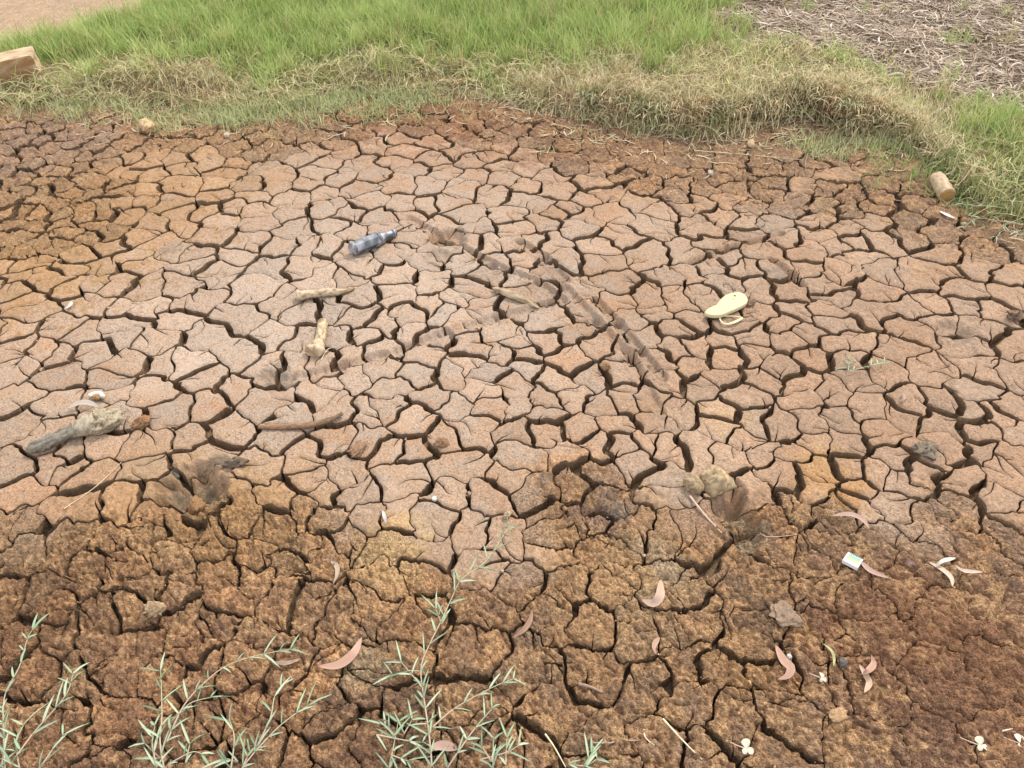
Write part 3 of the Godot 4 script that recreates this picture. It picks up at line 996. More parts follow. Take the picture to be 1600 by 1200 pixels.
func build_grass() -> void:
	var root := Node3D.new()
	root.name = "grass"
	root.set_meta("kind", "stuff")
	root.set_meta("label", "bright green and straw coloured grass covering the bank")
	root.set_meta("category", "grass")
	add_child(root)
	var r := RandomNumberGenerator.new()
	r.seed = 4
	var tall := []
	var shrt := []
	var dead := []
	for k in 3:
		tall.append([])
		shrt.append([])
		dead.append([])
	for k in 60000:
		var x := r.randf_range(-4.6, 4.2)
		var t := pow(r.randf(), 1.25) * 4.2
		var z := foot_z(x) - t + 0.015
		if absf(x) > 0.95 - 0.70 * z:
			continue
		if r.randf() < road_amount(x, z) * 1.3 or r.randf() < straw_amount(x, z) * 0.985:
			continue
		if Vector2(x, z).distance_to(gb(20, 118)) < 0.2 and r.randf() < 0.9:
			continue
		var n := n_patch.get_noise_2d(x * 1.6 + 8.0, z * 1.6)
		var dry := dry_amount(x, z)
		var lush := smoothstep(0.15, 0.75, t + 0.5 * n) * (1.0 - 0.75 * smoothstep(0.5, 1.0, x)) * (1.0 - smoothstep(0.0, 0.9, road_amount(x - 0.15, z + 0.3)))
		if t < 0.14 and x < 0.05 and r.randf() < 0.5 - 0.6 * n:
			continue
		var s := r.randf_range(0.75, 1.25)
		var tr := Transform3D(Basis(Vector3.UP, r.randf() * TAU).scaled(Vector3(s, s * r.randf_range(0.8, 1.2), s)), Vector3(x, bank_y(x, z), z))
		var w := r.randi_range(0, 2)
		if r.randf() < dry:
			var c := Color(0.74, 0.61, 0.37).lerp(Color(0.45, 0.33, 0.18), r.randf())
			dead[w].append([tr, c])
			for j in 1:
				var x2 := x + r.randfn(0.0, 0.03)
				var z2 := z + r.randfn(0.0, 0.03)
				dead[w].append([Transform3D(tr.basis.rotated(Vector3.UP, r.randf() * TAU), Vector3(x2, bank_y(x2, z2), z2)), Color(0.60, 0.48, 0.28).lerp(Color(0.76, 0.65, 0.43), r.randf())])
			if r.randf() < 0.3:
				shrt[w].append([tr, Color(0.34, 0.40, 0.17).lerp(Color(0.46, 0.47, 0.22), r.randf())])
		elif r.randf() < lush:
			var c := Color(0.27, 0.365, 0.11).lerp(Color(0.43, 0.50, 0.19), clampf(r.randf() + n, 0.0, 1.0))
			if r.randf() < 0.13:
				c = Color(0.46, 0.40, 0.20)
			tall[w].append([tr, c])
		else:
			var c := Color(0.33, 0.345, 0.125).lerp(Color(0.47, 0.455, 0.22), r.randf())
			if r.randf() < 0.2:
				c = Color(0.40, 0.33, 0.19)
			shrt[w].append([tr, c])
	# runners creeping down over the mud below the bank
	for q in [[430, 175, 0.16, 260], [480, 165, 0.10, 120], [590, 170, 0.12, 90], [600, 150, 0.12, 150], [270, 190, 0.12, 70], [380, 180, 0.10, 120], [150, 165, 0.15, 140], [60, 150, 0.2, 160], [1290, 228, 0.10, 60], [1420, 225, 0.12, 90], [1520, 255, 0.16, 200], [1575, 285, 0.18, 420], [1590, 320, 0.12, 160], [640, 155, 0.12, 60], [340, 195, 0.05, 20], [1010, 200, 0.15, 70], [760, 150, 0.15, 70]]:
		for k in q[3]:
			var p := g2(q[0], q[1]) + Vector2(r.randfn(0, q[2]), r.randfn(0, q[2] * 0.6))
			var y := maxf(surf(p.x, p.y), bank_y(p.x, p.y)) if p.y < foot_z(p.x) else surf(p.x, p.y)
			var s := r.randf_range(0.7, 1.2)
			var c := Color(0.35, 0.375, 0.16).lerp(Color(0.54, 0.53, 0.31), r.randf())
			if q[0] > 1500:
				c = c.lerp(Color(0.21, 0.32, 0.095), 0.65)
			shrt[r.randi_range(0, 2)].append([Transform3D(Basis(Vector3.UP, r.randf() * TAU).scaled(Vector3(s, s, s)), Vector3(p.x, y, p.y)), c])
	for k in 3:
		scatter("tall_grass", tuft(50 + k, 17, 0.024, 0.06, 0.16, 0.5, 0.0036), tall[k], M.grass, root)
		scatter("short_grass", tuft(60 + k, 12, 0.026, 0.025, 0.075, 0.9, 0.0030), shrt[k], M.grass, root)
		scatter("dead_grass", tuft(70 + k, 12, 0.030, 0.03, 0.085, 1.1, 0.0030), dead[k], M.plain, root)
	# dead blades hanging over the undercut lip
	var hang := [[], [], []]
	for k in 3400:
		var x := r.randf_range(-2.4, 1.75)
		if x < 0.02 and dry_amount(x, foot_z(x) - 0.08) < 0.35:
			continue
		var z := foot_z(x) - r.randf_range(-0.01, 0.07)
		if r.randf() < smoothstep(0.0, 0.25, n_patch.get_noise_2d(x * 1.7, 33.0)) or (x > 0.95 and x < 1.35 and r.randf() < 0.7):
			continue
		var s := r.randf_range(0.6, 1.2) * (1.0 if x > 0.02 else 0.75)
		var tr := Transform3D(Basis(Vector3.UP, r.randfn(0.0, 0.5)).scaled(Vector3(s, s, s)), Vector3(x, bank_y(x, z - 0.02), z))
		var c := Color(0.74, 0.59, 0.35).lerp(Color(0.45, 0.32, 0.17), r.randf())
		if n_patch.get_noise_2d(x * 3.0, 70.0) > -0.05 and r.randf() < 0.6:
			c = Color(0.33, 0.36, 0.18)
		hang[r.randi_range(0, 2)].append([tr, c])
	for k in 3:
		var b := Build.new()
		var q := RandomNumberGenerator.new()
		q.seed = 300 + k
		for j in 7:
			blade(b, Vector3(q.randfn(0, 0.02), 0.004, q.randfn(0, 0.012)), PI * 0.5 + q.randfn(0, 1.0), q.randf_range(0.03, 0.085), q.randf_range(0.2, 1.5), q.randf_range(0.2, 0.8), 0.0034 * q.randf_range(0.7, 1.2), Color(1, 1, 1) * q.randf_range(0.75, 1.2))
		scatter("hanging_grass", b.mesh(), hang[k], M.plain, root)
	# long stems lying tangled over the lip and down on to the mud
	var stems := [[], []]
	for k in 3400:
		var x := r.randf_range(-2.6, 2.3)
		var t := absf(r.randfn(0.0, 0.22)) - 0.05
		if x > 0.0:
			t = r.randf_range(-0.05, 0.55)
		var z := foot_z(x) - t
		if r.randf() < 0.45 and x < 0.0 and n_patch.get_noise_2d(x * 2.0, 12.0) < 0.0:
			continue
		var y := bank_y(x, z) if t > 0.0 else surf(x, z)
		var s := r.randf_range(0.5, 1.3)
		var c := Color(0.68, 0.57, 0.36).lerp(Color(0.44, 0.45, 0.22), clampf(r.randf() * 1.4 - 0.4, 0.0, 1.0))
		if r.randf() < 0.2:
			c = Color(0.30, 0.20, 0.11)
		stems[k % 2].append([Transform3D(Basis(Vector3.UP, r.randf() * TAU) * Basis(Vector3.RIGHT, r.randfn(0.0, 0.25)) * Basis().scaled(Vector3(s, s * r.randf_range(0.3, 1.4), s)), Vector3(x, y + 0.008 + 0.03 * r.randf() * smoothstep(0.0, 0.1, t), z)), c])
	for k in 2:
		var b := Build.new()
		var pts := spline([Vector3(0.01, -0.01, -0.07), Vector3(-0.008 + 0.02 * k, 0.022, -0.03), Vector3(0.004, 0.030, 0.02), Vector3(0.03 - 0.05 * k, 0.004, 0.075)], 7)
		tube(b, pts, func(f: float, _a: float) -> float: return 0.0016 * (1.0 - 0.5 * f), 4, func(_f, _a): return Color(1, 1, 1))
		for j in [2, 4, 6]:
			blade(b, pts[j], 1.2 * j + k, 0.03, 0.9, 0.2, 0.003, Color(1.0, 1.05, 0.9))
		scatter("tangled_stems", b.mesh(), stems[k], M.grass, root)
	# straw
	var straw := Node3D.new()
	straw.name = "straw_litter"
	straw.set_meta("kind", "stuff")
	straw.set_meta("label", "grey brown dead straw and leaf litter behind the bank at top right")
	straw.set_meta("category", "straw")
	add_child(straw)
	var bits := [[], [], []]
	for k in 76000:
		var x := r.randf_range(0.6, 4.4)
		var z := r.randf_range(-7.5, -3.2)
		if absf(x) > 0.95 - 0.70 * z or r.randf() > straw_amount(x, z):
			continue
		var s := r.randf_range(0.3, 1.0)
		var bs := Basis(Vector3.UP, r.randf() * TAU) * Basis(Vector3.RIGHT, r.randfn(0.0, 0.22)) * Basis(Vector3.BACK, r.randfn(0, 0.5))
		var c := Color(0.47, 0.36, 0.26).lerp(Color(0.18, 0.125, 0.088), r.randf())
		if r.randf() < 0.15:
			c = Color(0.60, 0.51, 0.41)
		bits[r.randi_range(0, 2)].append([Transform3D(bs.scaled(Vector3(s, s, s)), Vector3(x, bank_y(x, z) + r.randf_range(0.0, 0.025), z)), c])
	for k in 1500:           # a thin strewing over the mud by the bank
		var x := r.randf_range(-2.0, 2.2)
		var z := foot_z(x) + absf(r.randfn(0.0, 0.16)) + 0.01
		var s := r.randf_range(0.25, 0.7)
		bits[r.randi_range(0, 2)].append([Transform3D(Basis(Vector3.UP, r.randf() * TAU).scaled(Vector3(s, s, s)), Vector3(x, surf(x, z) + 0.002, z)), Color(0.40, 0.28, 0.15).lerp(Color(0.5, 0.42, 0.3), r.randf())])
	for k in 3:
		var b := Build.new()
		var q := RandomNumberGenerator.new()
		q.seed = 400 + k
		var half := 0.035 + 0.012 * k
		var wide := 0.0022 + 0.0014 * k
		var bend := q.randf_range(-0.012, 0.012)
		var ids := []
		for j in 5:
			var tt := j / 4.0 * 2.0 - 1.0
			var w := wide * (1.0 - 0.5 * tt * tt)
			var xx := bend * (1.0 - tt * tt)
			ids.append([b.vert(Vector3(xx - w, 0, tt * half)), b.vert(Vector3(xx, 0.0016, tt * half)), b.vert(Vector3(xx + w, 0, tt * half))])
		for j in 4:
			b.quad(ids[j][0], ids[j][1], ids[j + 1][1], ids[j + 1][0])
			b.quad(ids[j][1], ids[j][2], ids[j + 1][2], ids[j + 1][1])
		scatter("straw", b.mesh(), bits[k], M.plain, straw)


# ------------------------------------------------------------------ shapes for the objects
func spline(pts: Array, count: int) -> PackedVector3Array:
	var cv := Curve3D.new()
	for k in pts.size():
		var prev: Vector3 = pts[maxi(k - 1, 0)]
		var next: Vector3 = pts[mini(k + 1, pts.size() - 1)]
		var tan := (next - prev) / 6.0
		cv.add_point(pts[k], -tan, tan)
	cv.bake_interval = 0.004
	var out := PackedVector3Array()
	var total := cv.get_baked_length()
	for k in count + 1:
		out.append(cv.sample_baked(total * k / count, true))
	return out


# A tube along a path with a radius, a flattening and a colour for each step.
func tube(b: Build, path: PackedVector3Array, radius: Callable, sides: int, color: Callable, squash := 1.0, bumpy := 0.0) -> void:
	var n := path.size()
	var rows := []
	for k in n:
		var t := (path[mini(k + 1, n - 1)] - path[maxi(k - 1, 0)]).normalized()
		var side := t.cross(Vector3.UP).normalized()
		var up := side.cross(t).normalized()
		var row := PackedInt32Array()
		var f := float(k) / (n - 1)
		for j in sides:
			var a := TAU * j / sides
			var rad: float = radius.call(f, a)
			if bumpy > 0.0:
				var q := path[k] * 60.0 + (side * cos(a) + up * sin(a)) * 1.2
				rad *= 1.0 + bumpy * n_big.get_noise_3d(q.x, q.y, q.z)
			row.append(b.vert(path[k] + side * cos(a) * rad + up * sin(a) * rad * squash, color.call(f, a)))
		rows.append(row)
	for k in n - 1:
		for j in sides:
			var e := (j + 1) % sides
			b.quad(rows[k][j], rows[k + 1][j], rows[k + 1][e], rows[k][e])
	for end in 2:
		var k := 0 if end == 0 else n - 1
		var c := b.vert(path[k], color.call(float(end), 0.0))
		for j in sides:
			var e := (j + 1) % sides
			if end == 0:
				b.tri(c, rows[k][j], rows[k][e])
			else:
				b.tri(c, rows[k][e], rows[k][j])


# The same mesh with every triangle flat.
func faceted(b: Build) -> Build:
	var o := Build.new()
	for k in b.i.size() / 3:
		var ids := []
		for j in 3:
			ids.append(o.vert(b.v[b.i[3 * k + j]], b.c[b.i[3 * k + j]]))
		o.tri(ids[0], ids[1], ids[2])
	return o


# A lump: a sphere of points pushed about by noise, cut flat on a few planes.
func lump(b: Build, at: Vector3, size: Vector3, turn: float, seed_: int, facets: int, noise: float, color: Callable, detail := 14) -> void:
	var r := RandomNumberGenerator.new()
	r.seed = seed_
	var planes := []
	for k in facets:
		planes.append([Vector3(r.randfn(0, 1), r.randfn(0, 0.8), r.randfn(0, 1)).normalized(), r.randf_range(0.62, 0.9)])
	var bs := Basis(Vector3.UP, turn)
	var rows := []
	for k in detail + 1:
		var row := PackedInt32Array()
		var th := PI * k / detail
		for j in detail * 2:
			var ph := PI * j / detail
			var d := Vector3(sin(th) * cos(ph), cos(th), sin(th) * sin(ph))
			var rad := 1.0 + noise * n_big.get_noise_3d(d.x * 1.6 + seed_, d.y * 1.6, d.z * 1.6) * 1.6
			for pl in planes:
				var q: float = d.dot(pl[0])
				if q > 0.05:
					rad = minf(rad, pl[1] / q)
			rad *= 1.0 + 0.25 * noise * n_big.get_noise_3d(d.x * 7.0, d.y * 7.0 + seed_, d.z * 7.0)
			row.append(b.vert(at + bs * (d * rad * size), color.call(d)))
		rows.append(row)
	for k in detail:
		for j in detail * 2:
			var e := (j + 1) % (detail * 2)
			b.quad(rows[k][j], rows[k][e], rows[k + 1][e], rows[k + 1][j])


# A thin curved leaf along a path on the ground, with a fold along its rib.
func leaf_shape(b: Build, path: PackedVector3Array, width: float, roll: float, col: Color, rib: Color, belly := 0.5) -> void:
	var n := path.size()
	var topr := []
	var botr := []
	for k in n:
		var f := float(k) / (n - 1)
		var t := (path[mini(k + 1, n - 1)] - path[maxi(k - 1, 0)]).normalized()
		var side := t.cross(Vector3.UP).normalized()
		var w := width * 0.5 * pow(sin(PI * clampf(pow(f, log(0.5) / log(belly)), 0.0, 1.0)), 0.75) + 0.0004
		side = side.rotated(t, roll)
		var up := side.cross(t).normalized()
		var s := 1.0 + 0.18 * n_fine.get_noise_2d(f * 0.1, width * 30.0)
		var c := Color(col.r * s, col.g * s, col.b * s)
		topr.append([b.vert(path[k] - side * w + up * 0.0015, c), b.vert(path[k] + up * 0.0004, rib), b.vert(path[k] + side * w + up * 0.0015, c)])
		botr.append([b.vert(path[k] - side * w + up * 0.0012, c), b.vert(path[k] - up * 0.0007, c), b.vert(path[k] + side * w + up * 0.0012, c)])
	for k in n - 1:
		for j in 2:
			b.quad(topr[k][j], topr[k + 1][j], topr[k + 1][j + 1], topr[k][j + 1])
			b.quad(botr[k][j], botr[k][j + 1], botr[k + 1][j + 1], botr[k + 1][j])


func path_on_mud(px: Array, lift: float, arch := 0.0, count := 14) -> PackedVector3Array:
	var pts := []
	for k in px.size():
		var f := float(k) / maxi(px.size() - 1, 1)
		pts.append(on_mud(px[k][0], px[k][1], lift + arch * sin(PI * f)))
	return spline(pts, count)


func fallen_leaf(px: Array, wide: float, col: Color, label: String, lift := 0.004, roll := 0.0, belly := 0.5) -> void:
	var path := path_on_mud(px, lift, 0.006)
	var b := Build.new()
	leaf_shape(b, path, wide * mpp(px[0][0], px[0][1]), roll, col, col.darkened(0.12), belly)
	single("fallen_leaf", b, M.leaf, label, "leaf", path[path.size() / 2], "fallen leaves on the mud")


func stone_thing(called: String, u: float, v: float, size: Vector3, turn: float, seed_: int, c0: Color, c1: Color, label: String, sink := 0.6, facets := 7, noise := 0.25) -> void:
	var at := on_mud(u, v)
	var b := Build.new()
	lump(b, at + Vector3(0, size.y * sink, 0), size, turn, seed_, facets, noise, func(d: Vector3) -> Color:
		return c0.lerp(c1, clampf(0.5 + 1.2 * n_big.get_noise_3d(d.x * 2.5 + seed_, d.y * 2.5, d.z * 2.5), 0.0, 1.0)))
	single(called, b, M.stone, label, "stone" if called != "dirt_clod" else "clod", at)


# ------------------------------------------------------------------ the objects
func build_objects() -> void:
	build_bottle()
	build_sandal()
	build_bones()
	build_wood()
	build_matchbox()
	build_stones()
	build_leaves()
	build_runners()


func build_bottle() -> void:
	var a := on_mud(549, 390, 0.022)
	var e := on_mud(618, 363, 0.016)
	var at := (a + e) * 0.5
	var root := thing("bottle", "dusty grey bottle with faceted body and long neck lying on cracked mud", "bottle", Vector3(at.x, at.y - 0.014, at.z))
	var dusty := mat("dusty_glass", Color(1, 1, 1), 0.3, 0.6)
	dusty.clearcoat_enabled = true
	dusty.clearcoat = 0.2
	dusty.clearcoat_roughness = 0.25
	dusty.vertex_color_use_as_albedo = true
	var dir := (e - a)
	var o := root.position
	var dust := func(f: float, ang: float) -> Color:
		var s := 0.55 + 2.2 * n_big.get_noise_3d(f * 1.2, ang * 2.5, 2.0) + 0.5 * n_big.get_noise_3d(f * 9.0, ang * 9.0, 5.0)
		return Color(0.05, 0.055, 0.07).lerp(Color(0.33, 0.325, 0.345), clampf(s, 0.0, 1.0))
	var sec := func(called: String, f0: float, f1: float, prof: Array, sides: int) -> void:
		var b := Build.new()
		var path := PackedVector3Array()
		for k in prof.size():
			path.append(a + dir * lerpf(f0, f1, float(k) / (prof.size() - 1)) - o)
		tube(b, path, func(f: float, _ang: float) -> float:
			var q := f * (prof.size() - 1)
			return lerpf(prof[int(q)], prof[mini(int(q) + 1, prof.size() - 1)], q - int(q)), sides, dust)
		part(called, faceted(b) if sides < 12 else b, dusty, root)
	sec.call("base", 0.0, 0.07, [0.0204, 0.0246, 0.0258, 0.0234], 16)
	sec.call("body", 0.07, 0.58, [0.0234, 0.0258, 0.0270, 0.0274, 0.0274, 0.0274, 0.0270, 0.0266, 0.0262, 0.0258, 0.0254, 0.0246], 7)
	sec.call("shoulder_ring", 0.58, 0.605, [0.0250, 0.0266, 0.0266, 0.0250], 16)
	sec.call("neck", 0.605, 0.93, [0.0240, 0.0226, 0.0186, 0.0154, 0.0138, 0.0130, 0.0125], 16)
	sec.call("lip", 0.93, 1.0, [0.0134, 0.0158, 0.0158, 0.0150, 0.0132], 16)


func build_sandal() -> void:
	var at := on_mud(1135, 478)
	var root := thing("sandal", "cream rubber sandal sole with loose strap lying on cracked mud", "sandal", at)
	var foam := mat("cream_foam", Color(0.73, 0.69, 0.545), 0.7, 0.35)
	var b := Build.new()
	var edge := []
	for q in [[1101.4, 487.0], [1107, 481.5], [1119, 476.0], [1126, 467.5], [1136, 460.0], [1151, 456.3], [1162, 458.5], [1168, 466.0], [1166, 473.0], [1155, 479.5], [1140, 486.0], [1129, 490.5], [1117, 491.8], [1106, 490.0], [1101.4, 487.0]]:
		edge.append(on_mud(q[0], q[1], 0.024) - at)
	var rim := spline(edge, 56)
	rim.remove_at(56)
	var mid := Vector3.ZERO
	for q in rim:
		mid += q / rim.size()
	var rows := []
	for lev in [[1.0, -0.015], [1.015, -0.011], [1.015, -0.003], [0.985, 0.0], [0.7, 0.0008], [0.35, 0.0005]]:
		var row := []
		for q in rim:
			var w: Vector3 = mid + (q - mid) * lev[0]
			row.append(b.vert(Vector3(w.x, q.y + lev[1], w.z)))
		rows.append(row)
	var rn := rim.size()
	for k in rows.size() - 1:
		for j in rn:
			b.quad(rows[k][j], rows[k][(j + 1) % rn], rows[k + 1][(j + 1) % rn], rows[k + 1][j])
	var cen := b.vert(mid)
	var low := b.vert(mid + Vector3(0, -0.015, 0))
	for j in rn:
		b.tri(rows[5][j], rows[5][(j + 1) % rn], cen)
		b.tri(rows[0][(j + 1) % rn], rows[0][j], low)
	part("sole", b, foam, root)
	var plug := Build.new()
	lump(plug, on_mud(1148, 462, 0.034) - at, Vector3(0.004, 0.0015, 0.004), 0.0, 3, 0, 0.1, func(_d): return Color(1, 1, 1), 6)
	part("strap_hole", plug, mat("dirt_plug", Color(0.35, 0.30, 0.22), 0.9), root)
	var strap := Build.new()
	var path := spline([on_mud(1127, 491, 0.010) - at, on_mud(1125, 499, 0.010) - at, on_mud(1133, 506, 0.012) - at, on_mud(1146, 504, 0.012) - at, on_mud(1160, 497, 0.011) - at], 18)
	leaf_strip(strap, path, [0.006, 0.006, 0.008, 0.012, 0.010])
	part("strap", strap, foam, root)
	var strap2 := Build.new()
	leaf_strip(strap2, spline([on_mud(1160, 496, 0.011) - at, on_mud(1148, 494, 0.013) - at, on_mud(1132, 494, 0.012) - at], 10), [0.005, 0.004, 0.004])
	part("strap", strap2, foam, root)


func leaf_strip(b: Build, path: PackedVector3Array, widths: Array) -> void:
	tube(b, path, func(f: float, _a: float) -> float:
		var q := f * (widths.size() - 1)
		return 0.5 * lerpf(widths[int(q)], widths[mini(int(q) + 1, widths.size() - 1)], q - int(q)), 8, func(_f, _a): return Color(1, 1, 1), 0.35)


func build_bones() -> void:
	# the two long bones
	var pale := Color(0.60, 0.475, 0.325)
	var stain := Color(0.30, 0.19, 0.10)
	var b := Build.new()
	var path := spline([on_mud(463, 463, 0.016), on_mud(484, 460, 0.015), on_mud(510, 457, 0.014), on_mud(538, 455, 0.008), on_mud(553, 450, 0.004)], 40)
	tube(b, path, func(f: float, a: float) -> float:
		return (0.0195 - 0.005 * smoothstep(0.0, 0.25, f) - 0.009 * smoothstep(0.6, 1.0, f)) * (1.0 + 0.12 * cos(a * 3.0) * smoothstep(0.2, 0.0, f)) * (0.72 + 0.28 * smoothstep(0.0, 0.03, f)), 16, func(f: float, a: float) -> Color:
		return pale.lerp(stain, clampf(0.22 + 1.8 * n_big.get_noise_2d(f * 7.0, a) + 0.9 * smoothstep(0.65, 0.9, f), 0.0, 1.0)), 0.9, 0.18)
	single("long_bone", b, M.bone, "pale brown-stained bone lying sideways on the mud left of the bottle's end", "bone", on_mud(505, 460), "bones on the mud")
	b = Build.new()
	path = spline([on_mud(505, 502, 0.015), on_mud(503, 515, 0.015), on_mud(500, 530, 0.015), on_mud(493, 546, 0.017), on_mud(489, 551, 0.017)], 40)
	tube(b, path, func(f: float, a: float) -> float:
		return (0.0158 + 0.004 * smoothstep(0.12, 0.0, f) + 0.011 * smoothstep(0.62, 0.95, f)) * (1.0 + 0.2 * cos(a * 2.0) * smoothstep(0.7, 1.0, f)) * (0.75 + 0.25 * smoothstep(0.0, 0.05, f)) * (0.8 + 0.2 * smoothstep(1.0, 0.94, f)), 18, func(f: float, a: float) -> Color:
		return Color(0.62, 0.49, 0.32).lerp(Color(0.34, 0.215, 0.11), clampf(0.2 + 1.8 * n_big.get_noise_2d(f * 6.0 + 3.0, a) + 0.6 * smoothstep(0.2, 0.05, f), 0.0, 1.0)), 0.9, 0.16)
	single("long_bone", b, M.bone, "short pale yellow bone with flared knuckle end pointing towards the camera", "bone", on_mud(498, 526), "bones on the mud")
	# the weathered limb bone with its porous end
	var o := on_mud(112, 676)
	var root := thing("limb_bone", "large weathered grey limb bone with pale porous knob at left edge", "bone", o)
	b = Build.new()
	path = spline([on_mud(42, 704, 0.012), on_mud(62, 696, 0.014), on_mud(90, 684, 0.018), on_mud(112, 674, 0.020), on_mud(132, 666, 0.022), on_mud(150, 660, 0.022)], 46)
	for k in path.size():
		path[k] -= o
	tube(b, path, func(f: float, a: float) -> float:
		return (0.0155 + 0.004 * sin(f * 5.0) + 0.018 * smoothstep(0.5, 0.95, f)) * (0.55 + 0.45 * smoothstep(0.0, 0.08, f)) * (1.0 + 0.14 * n_big.get_noise_2d(a * 3.0, f * 3.0)), 20, func(f: float, a: float) -> Color:
		var g := Color(0.30, 0.26, 0.20).lerp(Color(0.14, 0.12, 0.10), clampf(0.4 + 1.6 * n_big.get_noise_2d(f * 3.0, a * 5.0), 0.0, 1.0))
		return g.lerp(Color(0.50, 0.41, 0.29), smoothstep(0.62, 0.95, f + 0.35 * n_big.get_noise_2d(f * 12.0, a * 2.0))), 0.85, 0.3)
	part("shaft", b, M.stone, root)
	b = Build.new()
	lump(b, on_mud(164, 658, 0.020) - o, Vector3(0.043, 0.026, 0.040), 0.3, 9, 4, 0.3, func(d: Vector3) -> Color:
		return Color(0.50, 0.41, 0.28).lerp(Color(0.20, 0.15, 0.09), clampf(0.25 + 2.0 * n_big.get_noise_3d(d.x * 9.0, d.y * 9.0, d.z * 9.0), 0.0, 1.0)), 26)
	part("porous_knob", b, M.stone, root)


func build_wood() -> void:
	var b := Build.new()
	var path := spline([on_mud(770, 450, 0.008), on_mud(790, 456, 0.010), on_mud(815, 467, 0.010), on_mud(842, 481, 0.005)], 26)
	tube(b, path, func(f: float, a: float) -> float:
		return (0.004 + 0.012 * sin(PI * pow(f, 0.8))) * (1.0 + 0.25 * cos(a * 4.0)), 10, func(f: float, a: float) -> Color:
		return Color(0.54, 0.41, 0.26).lerp(Color(0.23, 0.15, 0.09), clampf(0.25 + 1.5 * n_big.get_noise_2d(f * 2.0, a * 4.0), 0.0, 1.0)), 0.6, 0.2)
	single("wood_splinter", b, M.stone, "pointed yellowish wood splinter lying on mud beside the wheel ruts", "wood", on_mud(806, 463))
	b = Build.new()
	path = spline([on_mud(404, 667, 0.007), on_mud(420, 667, 0.009), on_mud(450, 666, 0.010), on_mud(490, 663, 0.010), on_mud(515, 656, 0.012), on_mud(535, 646, 0.012)], 44)
	tube(b, path, func(f: float, _a: float) -> float:
		return 0.0088 * (0.65 + 0.35 * smoothstep(0.0, 0.15, f)) * (1.0 - 0.35 * smoothstep(0.7, 1.0, f)), 12, func(f: float, a: float) -> Color:
		return Color(0.36, 0.205, 0.11).lerp(Color(0.17, 0.11, 0.07), clampf(0.2 + 1.3 * n_big.get_noise_2d(f * 8.0, a) + 0.7 * smoothstep(0.6, 0.75, f), 0.0, 1.0)), 0.85, 0.25)
	single("stick", b, M.stone, "mud-coloured bent stick lying flat across plates above the dark pit", "stick", on_mud(470, 662))
	# cut log by the bank
	var o := on_mud(1474, 296)
	var root := thing("cut_log", "short pale cut log lying at the foot of the grassy bank", "log", o)
	b = Build.new()
	path = PackedVector3Array()
	var p0 := on_mud(1463, 276, 0.028) - o
	var p1 := on_mud(1480, 306, 0.027) - o
	for k in 20:
		path.append(p0.lerp(p1, k / 19.0))
	tube(b, path, func(f: float, a: float) -> float:
		return 0.030 * (0.82 + 0.18 * smoothstep(0.0, 0.2, f)) * (1.0 + 0.05 * cos(a * 2.0 + 1.0)), 20, func(f: float, a: float) -> Color:
		return Color(0.62, 0.46, 0.30).lerp(Color(0.42, 0.27, 0.155), clampf(0.3 + 1.3 * n_big.get_noise_2d(f * 3.0, a * 2.0), 0.0, 1.0)), 1.0, 0.10)
	part("bark", b, M.bone, root)
	b = Build.new()
	var dir := (p1 - p0).normalized()
	tube(b, PackedVector3Array([p1, p1 + dir * 0.002, p1 + dir * 0.004]), func(f: float, _a: float) -> float:
		return 0.0275 - 0.003 * f, 20, func(f: float, _a: float) -> Color:
		return Color(0.46, 0.27, 0.10))
	part("cut_face", b, M.bone, root)
	# thin twigs and stems
	for q in [
		[[[905, 1069], [922, 1073], [942, 1082]], 0.0042, Color(0.26, 0.18, 0.13), "short brown twig lying across a mud crack beneath the centre foreground"],
		[[[918, 1160], [950, 1161], [970, 1157], [996, 1157]], 0.0020, Color(0.36, 0.26, 0.20), "thin grey brown twig lying level along the bottom foreground crack"],
		[[[852, 1147], [866, 1167], [884, 1199]], 0.0020, Color(0.56, 0.46, 0.30), "pale straw stem slanting to the bottom edge right of the grass runners"],
		[[[1036, 1123], [1066, 1156], [1097, 1187]], 0.0020, Color(0.62, 0.52, 0.36), "long straight pale straw stem lying left of the dried white flower"],
		[[[1006, 1140], [1009, 1153], [1023, 1165]], 0.0020, Color(0.58, 0.47, 0.33), "short hooked straw stem near the bottom foreground crack"],
		[[[1180, 820], [1196, 838], [1240, 836]], 0.0018, Color(0.42, 0.26, 0.16), "thin reddish stem lying across the smooth footprint pit"],
		[[[1078, 775], [1100, 803], [1128, 833]], 0.0034, Color(0.45, 0.33, 0.24), "grey brown stick leaning along the left rim of the footprint"],
		[[[1262, 240], [1258, 258], [1262, 272]], 0.0034, Color(0.24, 0.17, 0.12), "small dark upright twig stuck in mud before the bank"],
		[[[1085, 235], [1120, 238], [1180, 243], [1255, 250]], 0.0024, Color(0.45, 0.38, 0.24), "long thin stem lying along the mud below the undercut bank"],
		[[[100, 795], [150, 760], [190, 722]], 0.0014, Color(0.52, 0.40, 0.29), "fine pale hair-like stem lying on the large plate at left"],
		[[[502, 562], [512, 546], [528, 541]], 0.0016, Color(0.50, 0.45, 0.36), "thin arched grey stem beside the knuckled bone end"],
		[[[1565, 1142], [1580, 1139], [1597, 1134]], 0.0020, Color(0.58, 0.45, 0.34), "short pale stem lying near the right edge above the dried flowers"],
		[[[1112, 178], [1114, 205], [1121, 226]], 0.0050, Color(0.55, 0.43, 0.26), "pale exposed root hanging down from the bank lip"]]:
		b = Build.new()
		path = path_on_mud(q[0], q[1] * 1.0, 0.003, 16)
		var rad: float = q[1]
		var col: Color = q[2]
		tube(b, path, func(f: float, _a: float) -> float: return rad * (1.0 - 0.5 * f), 6, func(f: float, a: float) -> Color: return col * (1.0 + 0.4 * n_big.get_noise_2d(f * 9.0, a)), 1.0, 0.2)
